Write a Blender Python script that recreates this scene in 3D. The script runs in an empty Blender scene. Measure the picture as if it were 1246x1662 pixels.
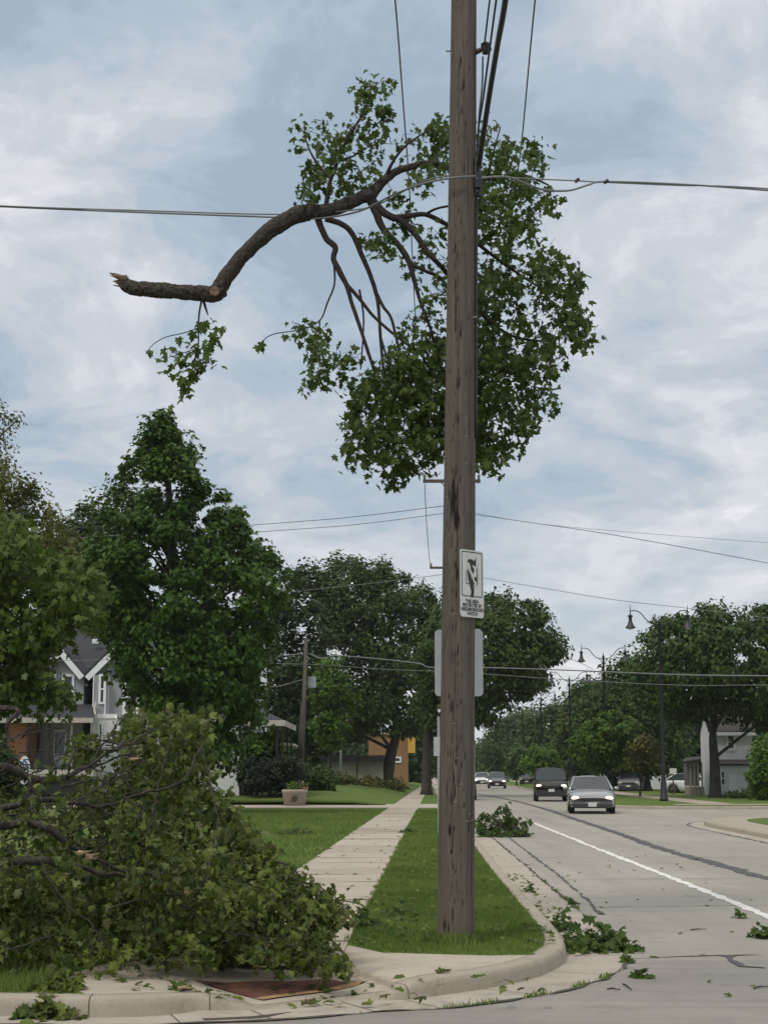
import bpy, bmesh, math, random
import numpy as np
from mathutils import Vector, Matrix, geometry, noise as mnoise

SC = bpy.context.scene
COL = SC.collection
R = math.radians
rng = np.random.default_rng(7)
random.seed(7)

# ------------------------------------------------------------------ camera
FPX, CX, CY, HORIZ, CAMH = 2584.0, 623.0, 831.0, 1252.0, 1.6
PITCH = math.atan((HORIZ - CY) / FPX)
cam = bpy.data.cameras.new("camera")
cam.sensor_fit = 'VERTICAL'
cam.sensor_height = 36.0
cam.sensor_width = 27.0
cam.lens = 36.0 * FPX / 1662.0
cam.clip_start = 0.1
cam.clip_end = 3000
camo = bpy.data.objects.new("camera", cam)
camo.location = (0, 0, CAMH)
camo.rotation_euler = (R(90) + PITCH, 0, 0)
COL.objects.link(camo)
SC.camera = camo

# ------------------------------------------------------------------ world, sun, exposure
SUN_EL, SUN_AZ = R(52), R(215)
world = bpy.data.worlds.new("World")
SC.world = world
world.use_nodes = True
wt = world.node_tree
wt.nodes.clear()
def wn(t, **k):
    n = wt.nodes.new(t)
    for a, b in k.items():
        setattr(n, a, b)
    return n
def wmath(op, a, b=None, clamp=False):
    n = wn('ShaderNodeMath', operation=op, use_clamp=clamp)
    for i, v in enumerate((a, b)):
        if v is None: continue
        if isinstance(v, (int, float)): n.inputs[i].default_value = v
        else: wt.links.new(v, n.inputs[i])
    return n.outputs[0]
sky = wn('ShaderNodeTexSky', sky_type='NISHITA', sun_disc=False)
sky.sun_elevation = SUN_EL
sky.sun_rotation = SUN_AZ
tc = wn('ShaderNodeTexCoord')
sep = wn('ShaderNodeSeparateXYZ')
wt.links.new(tc.outputs['Generated'], sep.inputs[0])
zz = wmath('MAXIMUM', sep.outputs['Z'], 0.0)
den = wmath('ADD', zz, 0.30)
ux = wmath('DIVIDE', sep.outputs['X'], den)
uy = wmath('DIVIDE', sep.outputs['Y'], den)
comb = wn('ShaderNodeCombineXYZ')
wt.links.new(ux, comb.inputs[0]); wt.links.new(uy, comb.inputs[1])
def wnoise(scale, detail, rough, dist, off):
    mp = wn('ShaderNodeMapping')
    mp.inputs['Location'].default_value = off
    wt.links.new(comb.outputs[0], mp.inputs[0])
    n = wn('ShaderNodeTexNoise')
    n.inputs['Scale'].default_value = scale
    n.inputs['Detail'].default_value = detail
    n.inputs['Roughness'].default_value = rough
    n.inputs['Distortion'].default_value = dist
    wt.links.new(mp.outputs[0], n.inputs['Vector'])
    return n.outputs[0]
n1 = wnoise(2.6, 10, 0.58, 0.55, (1.3, 4.1, 0))
n2 = wnoise(6.2, 9, 0.62, 0.8, (7.3, 2.1, 3))
n3 = wnoise(1.1, 4, 0.5, 0.6, (3.7, 0.4, 8))
mixn = wmath('ADD', wmath('ADD', wmath('MULTIPLY', n1, 0.56), wmath('MULTIPLY', n2, 0.28)), wmath('MULTIPLY', n3, 0.16))
ramp = wn('ShaderNodeValToRGB')
ramp.color_ramp.interpolation = 'EASE'
els = ramp.color_ramp.elements
els[0].position = 0.405; els[0].color = (0.335, 0.415, 0.50, 1)
els[1].position = 0.625; els[1].color = (0.84, 0.84, 0.855, 1)
for pos, c in ((0.455, (0.41, 0.485, 0.565, 1)), (0.495, (0.495, 0.545, 0.605, 1)), (0.53, (0.56, 0.595, 0.645, 1)), (0.565, (0.66, 0.68, 0.715, 1))):
    e = els.new(pos); e.color = c
wt.links.new(mixn, ramp.inputs[0])
bgS = wn('ShaderNodeBackground'); bgS.inputs['Strength'].default_value = 0.10
wt.links.new(sky.outputs[0], bgS.inputs['Color'])
bgC = wn('ShaderNodeBackground')
zen = wn('ShaderNodeMapRange'); zen.inputs[1].default_value = 0.46; zen.inputs[2].default_value = 0.8
wt.links.new(zz, zen.inputs[0])
hor = wn('ShaderNodeMapRange'); hor.inputs[1].default_value = 0.0; hor.inputs[2].default_value = 0.16; hor.inputs[3].default_value = 0.75; hor.inputs[4].default_value = 0.0
wt.links.new(zz, hor.inputs[0])
mh = wn('ShaderNodeMix', data_type='RGBA'); wt.links.new(hor.outputs[0], mh.inputs[0]); wt.links.new(ramp.outputs[0], mh.inputs[6]); mh.inputs[7].default_value = (0.71, 0.735, 0.765, 1)
mz = wn('ShaderNodeMix', data_type='RGBA'); wt.links.new(wmath('MULTIPLY', zen.outputs[0], 0.85), mz.inputs[0]); wt.links.new(mh.outputs[2], mz.inputs[6]); mz.inputs[7].default_value = (0.80, 0.77, 0.72, 1)
wt.links.new(mz.outputs[2], bgC.inputs['Color'])
wt.links.new(wmath('ADD', wmath('ADD', 0.95, wmath('MULTIPLY', zz, 0.2)), wmath('MULTIPLY', zen.outputs[0], 0.35)), bgC.inputs['Strength'])
mixw = wn('ShaderNodeMixShader'); mixw.inputs[0].default_value = 0.92
wt.links.new(bgS.outputs[0], mixw.inputs[1]); wt.links.new(bgC.outputs[0], mixw.inputs[2])
wo = wn('ShaderNodeOutputWorld')
wt.links.new(mixw.outputs[0], wo.inputs[0])

sun = bpy.data.lights.new("sun", 'SUN')
sun.energy = 1.3
sun.angle = R(14)
sun.color = (1.0, 0.92, 0.80)
suno = bpy.data.objects.new("sun", sun)
suno.rotation_euler = (R(90) - SUN_EL, 0, R(180) - SUN_AZ)
COL.objects.link(suno)
SC.view_settings.view_transform = 'Standard'
SC.view_settings.look = 'None'
SC.view_settings.exposure = 0.16
SC.view_settings.gamma = 1.0
SC.render.engine = 'CYCLES'
SC.cycles.max_bounces = 6
SC.cycles.transparent_max_bounces = 4

# ------------------------------------------------------------------ projection helpers (photo pixel -> place)
cp, sp = math.cos(PITCH), math.sin(PITCH)
def ray(px, py):
    a = (px - CX) / FPX; b = (CY - py) / FPX
    return np.array((a, cp - b * sp, sp + b * cp))
def P(px, py, Y):
    d = ray(px, py)
    return np.array((0, 0, CAMH)) + d * (Y / d[1])
def G(px, py, z=0.0):
    d = ray(px, py)
    return np.array((0, 0, CAMH)) + d * ((z - CAMH) / d[2])
def ppm(Y):            # photo pixels per metre at that distance
    return FPX / Y
KH = 0.13              # level of lawns and walks above the street

# ------------------------------------------------------------------ materials
def newmat(name):
    m = bpy.data.materials.new(name)
    m.use_nodes = True
    nt = m.node_tree
    b = nt.nodes['Principled BSDF']
    return m, nt, b
def link(nt, a, b): nt.links.new(a, b)
def noise_node(nt, scale, detail=4, rough=0.55, vec=None, dist=0.0):
    n = nt.nodes.new('ShaderNodeTexNoise')
    n.inputs['Scale'].default_value = scale
    n.inputs['Detail'].default_value = detail
    n.inputs['Roughness'].default_value = rough
    n.inputs['Distortion'].default_value = dist
    if vec is not None: link(nt, vec, n.inputs['Vector'])
    return n
def coords(nt, kind='Object', scale=(1, 1, 1)):
    t = nt.nodes.new('ShaderNodeTexCoord')
    mp = nt.nodes.new('ShaderNodeMapping')
    mp.inputs['Scale'].default_value = scale
    link(nt, t.outputs[kind], mp.inputs[0])
    return mp.outputs[0]
def mixc(nt, fac, a, b, mode='MIX'):
    n = nt.nodes.new('ShaderNodeMix')
    n.data_type = 'RGBA'; n.blend_type = mode
    for idx, v in ((0, fac), (6, a), (7, b)):
        if hasattr(v, 'is_linked') or hasattr(v, 'links'): link(nt, v, n.inputs[idx])
        elif idx == 0: n.inputs[0].default_value = v
        else: n.inputs[idx].default_value = (*v, 1) if len(v) == 3 else v
    return n.outputs[2]
def rampf(nt, val, p0, p1, lo=0.0, hi=1.0):
    n = nt.nodes.new('ShaderNodeMapRange')
    n.inputs[1].default_value = p0; n.inputs[2].default_value = p1
    n.inputs[3].default_value = lo; n.inputs[4].default_value = hi
    link(nt, val, n.inputs[0])
    return n.outputs[0]
def bump(nt, b, h, strength=0.3, dist=0.02):
    n = nt.nodes.new('ShaderNodeBump')
    n.inputs['Strength'].default_value = strength
    n.inputs['Distance'].default_value = dist
    link(nt, h, n.inputs['Height'])
    link(nt, n.outputs[0], b.inputs['Normal'])
def mat_plain(name, c, rough=0.6, metal=0.0, spec=0.5, var=0.12, scale=6.0, coat=0.0, kind='Object'):
    m, nt, b = newmat(name)
    v = coords(nt, kind)
    n = noise_node(nt, scale, 5, 0.6, v)
    lo = tuple(max(0, x * (1 - var)) for x in c); hi = tuple(min(1, x * (1 + var)) for x in c)
    link(nt, mixc(nt, rampf(nt, n.outputs[0], 0.3, 0.7), lo, hi), b.inputs['Base Color'])
    b.inputs['Roughness'].default_value = rough
    b.inputs['Metallic'].default_value = metal
    b.inputs['Specular IOR Level'].default_value = spec
    b.inputs['Coat Weight'].default_value = coat
    b.inputs['Coat Roughness'].default_value = 0.05
    return m
def mat_emit(name, c, s):
    m, nt, b = newmat(name)
    b.inputs['Base Color'].default_value = (*c, 1)
    b.inputs['Emission Color'].default_value = (*c, 1)
    b.inputs['Emission Strength'].default_value = s
    return m
def mat_leaf(name, dark, light, under=None, trans=0.28, rough=0.55, scale=0.6, spec=0.22):
    m, nt, b = newmat(name)
    at = nt.nodes.new('ShaderNodeAttribute'); at.attribute_name = 'tint'
    n = noise_node(nt, scale, 3, 0.6, coords(nt))
    f = nt.nodes.new('ShaderNodeMath'); f.operation = 'ADD'
    link(nt, rampf(nt, n.outputs[0], 0.3, 0.7, -0.22, 0.22), f.inputs[0]); link(nt, at.outputs['Fac'], f.inputs[1])
    f.use_clamp = True
    col = mixc(nt, f.outputs[0], dark, light)
    if under is not None:
        ge = nt.nodes.new('ShaderNodeNewGeometry')
        col = mixc(nt, ge.outputs['Backfacing'], col, mixc(nt, 0.6, col, under))
    link(nt, col, b.inputs['Base Color'])
    b.inputs['Roughness'].default_value = rough
    b.inputs['Specular IOR Level'].default_value = spec
    tr = nt.nodes.new('ShaderNodeBsdfTranslucent')
    link(nt, mixc(nt, 0.5, col, (0.10, 0.16, 0.01)), tr.inputs['Color'])
    mx = nt.nodes.new('ShaderNodeMixShader'); mx.inputs[0].default_value = trans
    link(nt, b.outputs[0], mx.inputs[1]); link(nt, tr.outputs[0], mx.inputs[2])
    link(nt, mx.outputs[0], nt.nodes['Material Output'].inputs[0])
    return m
def mat_bark(name, dark, light, sc=(14, 14, 2.5), bstr=0.8, bd=0.03):
    m, nt, b = newmat(name)
    v = coords(nt, 'Object', sc)
    n = noise_node(nt, 1.0, 6, 0.65, v, 0.3)
    n2 = noise_node(nt, 1.2, 4, 0.6, coords(nt))
    c = mixc(nt, rampf(nt, n.outputs[0], 0.35, 0.65), dark, light)
    c = mixc(nt, rampf(nt, n2.outputs[0], 0.4, 0.7, 0, 0.45), c, tuple(x * 0.55 for x in light))
    link(nt, c, b.inputs['Base Color'])
    b.inputs['Roughness'].default_value = 0.9
    b.inputs['Specular IOR Level'].default_value = 0.2
    bump(nt, b, n.outputs[0], bstr, bd)
    return m
def mat_concrete(name, c1, c2, big=0.35, fine=60, stain=(0.12, 0.11, 0.10), stain_amt=0.35, rough=0.85, streak=None):
    m, nt, b = newmat(name)
    v = coords(nt)
    nb = noise_node(nt, big, 6, 0.62, v)
    nf = noise_node(nt, fine, 3, 0.7, v)
    nm = noise_node(nt, 2.2, 8, 0.72, v, 0.4)
    c = mixc(nt, rampf(nt, nb.outputs[0], 0.3, 0.7), c1, c2)
    c = mixc(nt, rampf(nt, nf.outputs[0], 0.25, 0.75, 0.0, 0.5), c, tuple(x * 0.62 for x in c1))
    c = mixc(nt, rampf(nt, nm.outputs[0], 0.52, 0.75, 0, stain_amt), c, stain)
    if streak:
        ns = noise_node(nt, 1.0, 6, 0.6, coords(nt, 'Object', streak))
        c = mixc(nt, rampf(nt, ns.outputs[0], 0.42, 0.68, 0, 0.45), c, tuple(x * 0.66 for x in c1))
    link(nt, c, b.inputs['Base Color'])
    b.inputs['Roughness'].default_value = rough
    b.inputs['Specular IOR Level'].default_value = 0.3
    bump(nt, b, nf.outputs[0], 0.25, 0.004)
    return m
def mat_siding(name, c, pitch=0.14, axis='Z'):
    m, nt, b = newmat(name)
    v = coords(nt)
    s = nt.nodes.new('ShaderNodeSeparateXYZ'); link(nt, v, s.inputs[0])
    md = nt.nodes.new('ShaderNodeMath'); md.operation = 'FRACT'
    dv = nt.nodes.new('ShaderNodeMath'); dv.operation = 'DIVIDE'; dv.inputs[1].default_value = pitch
    link(nt, s.outputs[axis], dv.inputs[0]); link(nt, dv.outputs[0], md.inputs[0])
    n = noise_node(nt, 3.0, 5, 0.6, v)
    cc = mixc(nt, rampf(nt, n.outputs[0], 0.3, 0.7), tuple(x * 0.85 for x in c), c)
    cc = mixc(nt, rampf(nt, md.outputs[0], 0.0, 0.14, 0.55, 0.0), cc, tuple(x * 0.4 for x in c))
    link(nt, cc, b.inputs['Base Color'])
    b.inputs['Roughness'].default_value = 0.7
    bump(nt, b, md.outputs[0], 0.5, 0.02)
    return m
def mat_brick(name, c1, c2, mortar, scale=4.0):
    m, nt, b = newmat(name)
    t = nt.nodes.new('ShaderNodeTexBrick')
    v = coords(nt, 'Object', (1, 1, 1))
    s = nt.nodes.new('ShaderNodeSeparateXYZ'); link(nt, v, s.inputs[0])
    ad = nt.nodes.new('ShaderNodeMath'); ad.operation = 'ADD'
    link(nt, s.outputs[0], ad.inputs[0]); link(nt, s.outputs[1], ad.inputs[1])
    cb = nt.nodes.new('ShaderNodeCombineXYZ')
    link(nt, ad.outputs[0], cb.inputs[0]); link(nt, s.outputs[2], cb.inputs[1])
    link(nt, cb.outputs[0], t.inputs['Vector'])
    t.inputs['Scale'].default_value = scale
    t.inputs['Color1'].default_value = (*c1, 1); t.inputs['Color2'].default_value = (*c2, 1)
    t.inputs['Mortar'].default_value = (*mortar, 1)
    link(nt, t.outputs[0], b.inputs['Base Color'])
    b.inputs['Roughness'].default_value = 0.9
    return m
def mat_shingle(name, c):
    m, nt, b = newmat(name)
    v = coords(nt)
    n = noise_node(nt, 9, 5, 0.7, v)
    s = nt.nodes.new('ShaderNodeSeparateXYZ'); link(nt, v, s.inputs[0])
    dv = nt.nodes.new('ShaderNodeMath'); dv.operation = 'DIVIDE'; dv.inputs[1].default_value = 0.12
    fr = nt.nodes.new('ShaderNodeMath'); fr.operation = 'FRACT'
    link(nt, s.outputs[2], dv.inputs[0]); link(nt, dv.outputs[0], fr.inputs[0])
    cc = mixc(nt, rampf(nt, n.outputs[0], 0.3, 0.7), tuple(x * 0.6 for x in c), tuple(x * 1.35 for x in c))
    cc = mixc(nt, rampf(nt, fr.outputs[0], 0.0, 0.2, 0.5, 0.0), cc, tuple(x * 0.4 for x in c))
    link(nt, cc, b.inputs['Base Color'])
    b.inputs['Roughness'].default_value = 0.85
    return m
def mat_grass(name, a, bcol, c):
    m, nt, b = newmat(name)
    v = coords(nt)
    n = noise_node(nt, 0.5, 6, 0.65, v)
    n2 = noise_node(nt, 22, 4, 0.7, v)
    n3 = noise_node(nt, 2.6, 4, 0.7, v)
    cc = mixc(nt, rampf(nt, n.outputs[0], 0.3, 0.7), a, bcol)
    cc = mixc(nt, rampf(nt, n2.outputs[0], 0.35, 0.75, 0, 0.6), cc, tuple(x * 0.45 for x in a))
    cc = mixc(nt, rampf(nt, n3.outputs[0], 0.55, 0.8, 0, 0.5), cc, c)
    link(nt, cc, b.inputs['Base Color'])
    b.inputs['Roughness'].default_value = 0.9
    b.inputs['Specular IOR Level'].default_value = 0.15
    bump(nt, b, n2.outputs[0], 0.6, 0.04)
    return m
def mat_glass(name, c=(0.02, 0.025, 0.03), rough=0.06):
    m, nt, b = newmat(name)
    n = noise_node(nt, 1.5, 2, 0.5, coords(nt))
    link(nt, mixc(nt, n.outputs[0], c, tuple(x * 1.8 for x in c)), b.inputs['Base Color'])
    b.inputs['Roughness'].default_value = rough
    b.inputs['Specular IOR Level'].default_value = 0.6
    return m

M = {}
M['road'] = mat_concrete('road_concrete', (0.315, 0.294, 0.255), (0.40, 0.375, 0.33), 0.22, 70, (0.15, 0.138, 0.122), 0.6, streak=(1.6, 0.06, 1))
M['street'] = mat_concrete('street_asphalt', (0.245, 0.23, 0.208), (0.325, 0.305, 0.275), 0.5, 80, (0.13, 0.122, 0.112), 0.6, streak=(0.5, 5.0, 1))
M['gutter'] = mat_concrete('gutter_concrete', (0.36, 0.325, 0.27), (0.46, 0.42, 0.355), 1.2, 50, (0.13, 0.115, 0.095), 0.65)
M['kerb'] = mat_concrete('kerb_concrete', (0.33, 0.295, 0.235), (0.42, 0.38, 0.305), 2.2, 60, (0.12, 0.105, 0.08), 0.75)
M['walk'] = mat_concrete('walk_concrete', (0.41, 0.365, 0.295), (0.50, 0.445, 0.365), 1.3, 50, (0.17, 0.145, 0.11), 0.6)
M['walk2'] = mat_concrete('walk_concrete_grey', (0.35, 0.305, 0.25), (0.41, 0.355, 0.29), 1.1, 50, (0.18, 0.15, 0.12), 0.4)
M['walk3'] = mat_concrete('walk_concrete_buff', (0.39, 0.345, 0.28), (0.46, 0.41, 0.335), 1.6, 45, (0.15, 0.125, 0.09), 0.6)
M['joint'] = mat_plain('joint_dirt', (0.06, 0.055, 0.04), 0.95, var=0.4, scale=20)
M['tar'] = mat_plain('tar', (0.062, 0.058, 0.062), 0.75, var=0.35, scale=8)
M['paintw'] = mat_plain('road_paint', (0.66, 0.65, 0.62), 0.7, var=0.22, scale=14)
M['lawn'] = mat_grass('lawn_grass', (0.086, 0.138, 0.028), (0.125, 0.180, 0.042), (0.18, 0.19, 0.065))
M['earth'] = mat_grass('earth', (0.045, 0.075, 0.022), (0.06, 0.085, 0.03), (0.08, 0.07, 0.04))
M['rust'] = mat_plain('rusty_iron', (0.115, 0.047, 0.032), 0.85, var=0.4, scale=9)
M['ruststain'] = mat_plain('rust_stained', (0.33, 0.20, 0.10), 0.85, var=0.4, scale=7)
M['maple'] = mat_leaf('maple_leaf', (0.022, 0.052, 0.009), (0.080, 0.130, 0.021), (0.15, 0.20, 0.08), 0.25)
M['maplewilt'] = mat_leaf('wilting_maple_leaf', (0.020, 0.046, 0.008), (0.155, 0.195, 0.034), (0.21, 0.24, 0.11), 0.26)
_nt = M['maplewilt'].node_tree
_b = _nt.nodes['Principled BSDF']; _src = _b.inputs['Base Color'].links[0].from_socket
_at = _nt.nodes.new('ShaderNodeAttribute'); _at.attribute_name = 'tint'
_nz = noise_node(_nt, 7.0, 3, .6, coords(_nt))
_mu = _nt.nodes.new('ShaderNodeMath'); _mu.operation = 'MULTIPLY'
link(_nt, rampf(_nt, _nz.outputs[0], .50, .66), _mu.inputs[0]); link(_nt, rampf(_nt, _at.outputs['Fac'], .2, .7, .9, .15), _mu.inputs[1])
link(_nt, mixc(_nt, _mu.outputs[0], _src, (0.075, 0.055, 0.024)), _b.inputs['Base Color'])
M['mapletree'] = mat_leaf('maple_tree_leaf', (0.020, 0.058, 0.008), (0.076, 0.150, 0.022), None, 0.2)
M['elm'] = mat_leaf('elm_leaf', (0.018, 0.046, 0.010), (0.066, 0.118, 0.022), None, 0.2)
M['darktree'] = mat_leaf('dark_leaf', (0.012, 0.030, 0.007), (0.040, 0.074, 0.016), None, 0.15)
M['olive'] = mat_leaf('olive_leaf', (0.050, 0.060, 0.012), (0.16, 0.155, 0.040), None, 0.2)
M['bright'] = mat_leaf('bright_leaf', (0.034, 0.085, 0.012), (0.11, 0.20, 0.026), None, 0.25)
M['hedge'] = mat_leaf('hedge_leaf', (0.010, 0.018, 0.010), (0.024, 0.040, 0.018), None, 0.1)
M['blade'] = mat_leaf('grass_blade', (0.085, 0.145, 0.026), (0.215, 0.280, 0.075), None, 0.25, 0.6)
M['flower'] = mat_leaf('flower', (0.35, 0.05, 0.06), (0.6, 0.35, 0.3), None, 0.2)
M['bark'] = mat_bark('bark', (0.030, 0.026, 0.022), (0.085, 0.074, 0.062))
M['limb'] = mat_bark('limb_bark', (0.026, 0.022, 0.019), (0.125, 0.108, 0.090), (30, 30, 30), 1.0, 0.05)
M['twig'] = mat_bark('twig_bark', (0.022, 0.019, 0.017), (0.060, 0.050, 0.043), (30, 30, 30), 0.4, 0.01)
M['brush'] = mat_bark('brush_bark', (0.020, 0.018, 0.016), (0.075, 0.066, 0.055), (26, 26, 26), 0.6, 0.01)
M['rawwood'] = mat_plain('torn_wood', (0.17, 0.105, 0.065), 0.85, var=0.5, scale=25)
M['rawpale'] = mat_plain('pale_split_wood', (0.36, 0.26, 0.16), 0.85, var=0.35, scale=25)
M['wire'] = mat_plain('wire_black', (0.018, 0.018, 0.02), 0.55)
M['wiregrey'] = mat_plain('wire_grey', (0.16, 0.165, 0.17), 0.5)
M['black'] = mat_plain('black_metal', (0.012, 0.013, 0.015), 0.45)
M['steel'] = mat_plain('galvanised', (0.34, 0.36, 0.37), 0.45, 0.4)
M['signback'] = mat_plain('aluminium_back', (0.40, 0.425, 0.44), 0.55, 0.15, var=0.06)
M['signwhite'] = mat_plain('sign_white', (0.62, 0.64, 0.60), 0.45, var=0.05)
M['signblack'] = mat_plain('sign_black', (0.02, 0.02, 0.022), 0.5)
M['siding'] = mat_siding('grey_siding', (0.37, 0.385, 0.40))
M['sidingw'] = mat_siding('white_siding', (0.74, 0.76, 0.77))
M['sidingd'] = mat_siding('shaded_siding', (0.20, 0.20, 0.205))  # darker siding for set-back walls, their shade put into the colour
M['trim'] = mat_plain('white_trim', (0.74, 0.76, 0.78), 0.6, var=0.06)
M['trimtan'] = mat_plain('tan_trim', (0.40, 0.38, 0.33), 0.7, var=0.12)
M['shingle'] = mat_shingle('dark_shingle', (0.032, 0.034, 0.042))
M['shinglebr'] = mat_shingle('brown_shingle', (0.055, 0.050, 0.045))
M['pane'] = mat_glass('window_pane')
M['brick'] = mat_brick('orange_brick', (0.30, 0.165, 0.07), (0.24, 0.13, 0.055), (0.22, 0.17, 0.12), 4)
M['brickor'] = mat_brick('porch_brick', (0.36, 0.16, 0.08), (0.30, 0.13, 0.06), (0.3, 0.22, 0.15), 4)
M['awning'] = mat_plain('yellow_cloth', (0.62, 0.36, 0.06), 0.8)
M['woodgrey'] = mat_bark('grey_wood', (0.055, 0.050, 0.042), (0.135, 0.125, 0.108), (20, 20, 1.5), 0.6, 0.02)
M['stone'] = mat_concrete('planter_stone', (0.34, 0.29, 0.235), (0.44, 0.385, 0.31), 2.0, 20, (0.10, 0.08, 0.08), 0.6)
M['tyre'] = mat_plain('tyre_rubber', (0.014, 0.014, 0.015), 0.85)
M['alloy'] = mat_plain('alloy', (0.45, 0.46, 0.47), 0.35, 0.8)
M['carglass'] = mat_glass('car_glass', (0.028, 0.036, 0.042), 0.05)
M['carglass'].node_tree.nodes['Principled BSDF'].inputs['Specular IOR Level'].default_value = 0.28
M['headlight'] = mat_emit('headlight_on', (1.0, 0.80, 0.55), 4.0)
M['lens'] = mat_plain('lamp_lens', (0.5, 0.5, 0.48), 0.2)
M['plate'] = mat_plain('licence_plate', (0.55, 0.57, 0.55), 0.5)
M['silver'] = mat_plain('silver_paint', (0.31, 0.325, 0.34), 0.22, 0.7, var=0.03, coat=1.0)
M['silverlight'] = mat_plain('light_silver_paint', (0.45, 0.46, 0.47), 0.3, 0.5, var=0.03, coat=1.0)
M['carblack'] = mat_plain('black_paint', (0.011, 0.010, 0.009), 0.38, 0.0, spec=0.35, var=0.03, coat=0.25)
M['cardark'] = mat_plain('dark_blue_paint', (0.03, 0.034, 0.042), 0.3, 0.2, var=0.03, coat=1.0)
M['carwhite'] = mat_plain('white_paint', (0.62, 0.63, 0.64), 0.3, 0.0, var=0.03, coat=1.0)
M['plastic'] = mat_plain('black_plastic', (0.015, 0.015, 0.016), 0.5)
M['red'] = mat_plain('red_paint', (0.30, 0.035, 0.03), 0.5)
M['blue'] = mat_plain('blue_paint', (0.08, 0.20, 0.42), 0.5)
M['tan'] = mat_plain('tan_wall', (0.34, 0.31, 0.26), 0.8)

# ------------------------------------------------------------------ mesh helpers
class MB:
    def __init__(s): s.v = []; s.f = []; s.m = []; s.mi = 0
    def add(s, vs, fs):
        o = len(s.v)
        s.v += [tuple(float(c) for c in v) for v in vs]
        s.f += [tuple(i + o for i in f) for f in fs]
        s.m += [s.mi] * len(fs)
        return s
    def box(s, a, b):
        x0, y0, z0 = a; x1, y1, z1 = b
        vs = [(x0,y0,z0),(x1,y0,z0),(x1,y1,z0),(x0,y1,z0),(x0,y0,z1),(x1,y0,z1),(x1,y1,z1),(x0,y1,z1)]
        return s.add(vs, [(0,3,2,1),(4,5,6,7),(0,1,5,4),(1,2,6,5),(2,3,7,6),(3,0,4,7)])
    def cbox(s, c, d):
        return s.box([c[i]-d[i]/2 for i in range(3)], [c[i]+d[i]/2 for i in range(3)])
    def tube(s, pts, rad, n=8, cap=True):
        pts = [np.array(p, float) for p in pts]
        if not hasattr(rad, '__len__'): rad = [rad] * len(pts)
        rings = []
        prev = None
        for i, p in enumerate(pts):
            t = pts[min(i+1, len(pts)-1)] - pts[max(i-1, 0)]
            L = np.linalg.norm(t); t = t / L if L > 1e-9 else np.array((0, 0, 1.))
            if prev is None:
                a = np.array((0, 0, 1.)) if abs(t[2]) < 0.9 else np.array((1., 0, 0))
            else: a = prev
            u = a - t * a.dot(t); u /= max(np.linalg.norm(u), 1e-9); prev = u
            w = np.cross(t, u)
            rings.append([p + rad[i] * (math.cos(k*2*math.pi/n)*u + math.sin(k*2*math.pi/n)*w) for k in range(n)])
        vs = [q for r in rings for q in r]; fs = []
        for i in range(len(pts)-1):
            for k in range(n):
                a = i*n+k; b = i*n+(k+1) % n
                fs.append((a, b, b+n, a+n))
        if cap:
            fs.append(tuple(range(n-1, -1, -1))); o = (len(pts)-1)*n
            fs.append(tuple(range(o, o+n)))
        return s.add(vs, fs)
    def prism(s, poly, ext):
        # poly: list of 3d points (planar), ext: 3d vector
        n = len(poly); e = np.array(ext, float)
        a = [np.array(p, float) for p in poly]; vs = a + [p + e for p in a]
        fs = [tuple(range(n)), tuple(range(2*n-1, n-1, -1))]
        for i in range(n):
            j = (i+1) % n
            fs.append((i, i+n, j+n, j))
        return s.add(vs, fs)
    def lathe(s, prof, c=(0, 0, 0), n=16, axis='z'):
        vs = []; fs = []
        for r, h in prof:
            for k in range(n):
                a = k*2*math.pi/n
                x, y = r*math.cos(a), r*math.sin(a)
                vs.append((c[0]+x, c[1]+y, c[2]+h) if axis == 'z' else (c[0]+h, c[1]+x, c[2]+y))
        for i in range(len(prof)-1):
            for k in range(n):
                a = i*n+k; b = i*n+(k+1) % n
                fs.append((a, b, b+n, a+n))
        fs.append(tuple(range(n-1, -1, -1))); o = (len(prof)-1)*n
        fs.append(tuple(range(o, o+n)))
        return s.add(vs, fs)
    def grid(s, rows):
        n = len(rows[0]); vs = [p for r in rows for p in r]
        fs = [(i*n+k, i*n+k+1, (i+1)*n+k+1, (i+1)*n+k) for i in range(len(rows)-1) for k in range(n-1)]
        return s.add(vs, fs)
    def build(s, name, mat, parent=None, smooth=False, local=False):
        me = bpy.data.meshes.new(name)
        v = np.array(s.v, float)
        if parent is not None and not local:
            o = Vector((0, 0, 0)); q = parent
            while q is not None: o += q.location; q = q.parent
            v = v - np.array(o)
        me.from_pydata(v.tolist(), [], s.f)
        mats = mat if isinstance(mat, (list, tuple)) else [mat]
        for m in mats: me.materials.append(m)
        if len(mats) > 1: me.polygons.foreach_set('material_index', s.m)
        if smooth: me.polygons.foreach_set('use_smooth', [True]*len(me.polygons))
        me.update()
        ob = bpy.data.objects.new(name, me); COL.objects.link(ob)
        if parent is not None: ob.parent = parent
        return ob
def tag(o, label=None, cat=None, group=None, kind=None):
    if label: o['label'] = label
    if cat: o['category'] = cat
    if group: o['group'] = group
    if kind: o['kind'] = kind
    return o
def thing(name, label, cat, loc=(0, 0, 0), rz=0.0, group=None):
    o = bpy.data.objects.new(name, None); COL.objects.link(o)
    o.empty_display_size = 0.3
    o.location = [float(c) for c in loc]; o.rotation_euler = (0, 0, rz)
    return tag(o, label, cat, group)
def kids(o): return [c for c in bpy.data.objects if c.parent == o]
def copy_tree(o, parent=None):
    c = o.copy(); COL.objects.link(c); c.parent = parent
    for ch in kids(o): copy_tree(ch, c)
    return c
def struct(o): o['kind'] = 'structure'; return o
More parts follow.
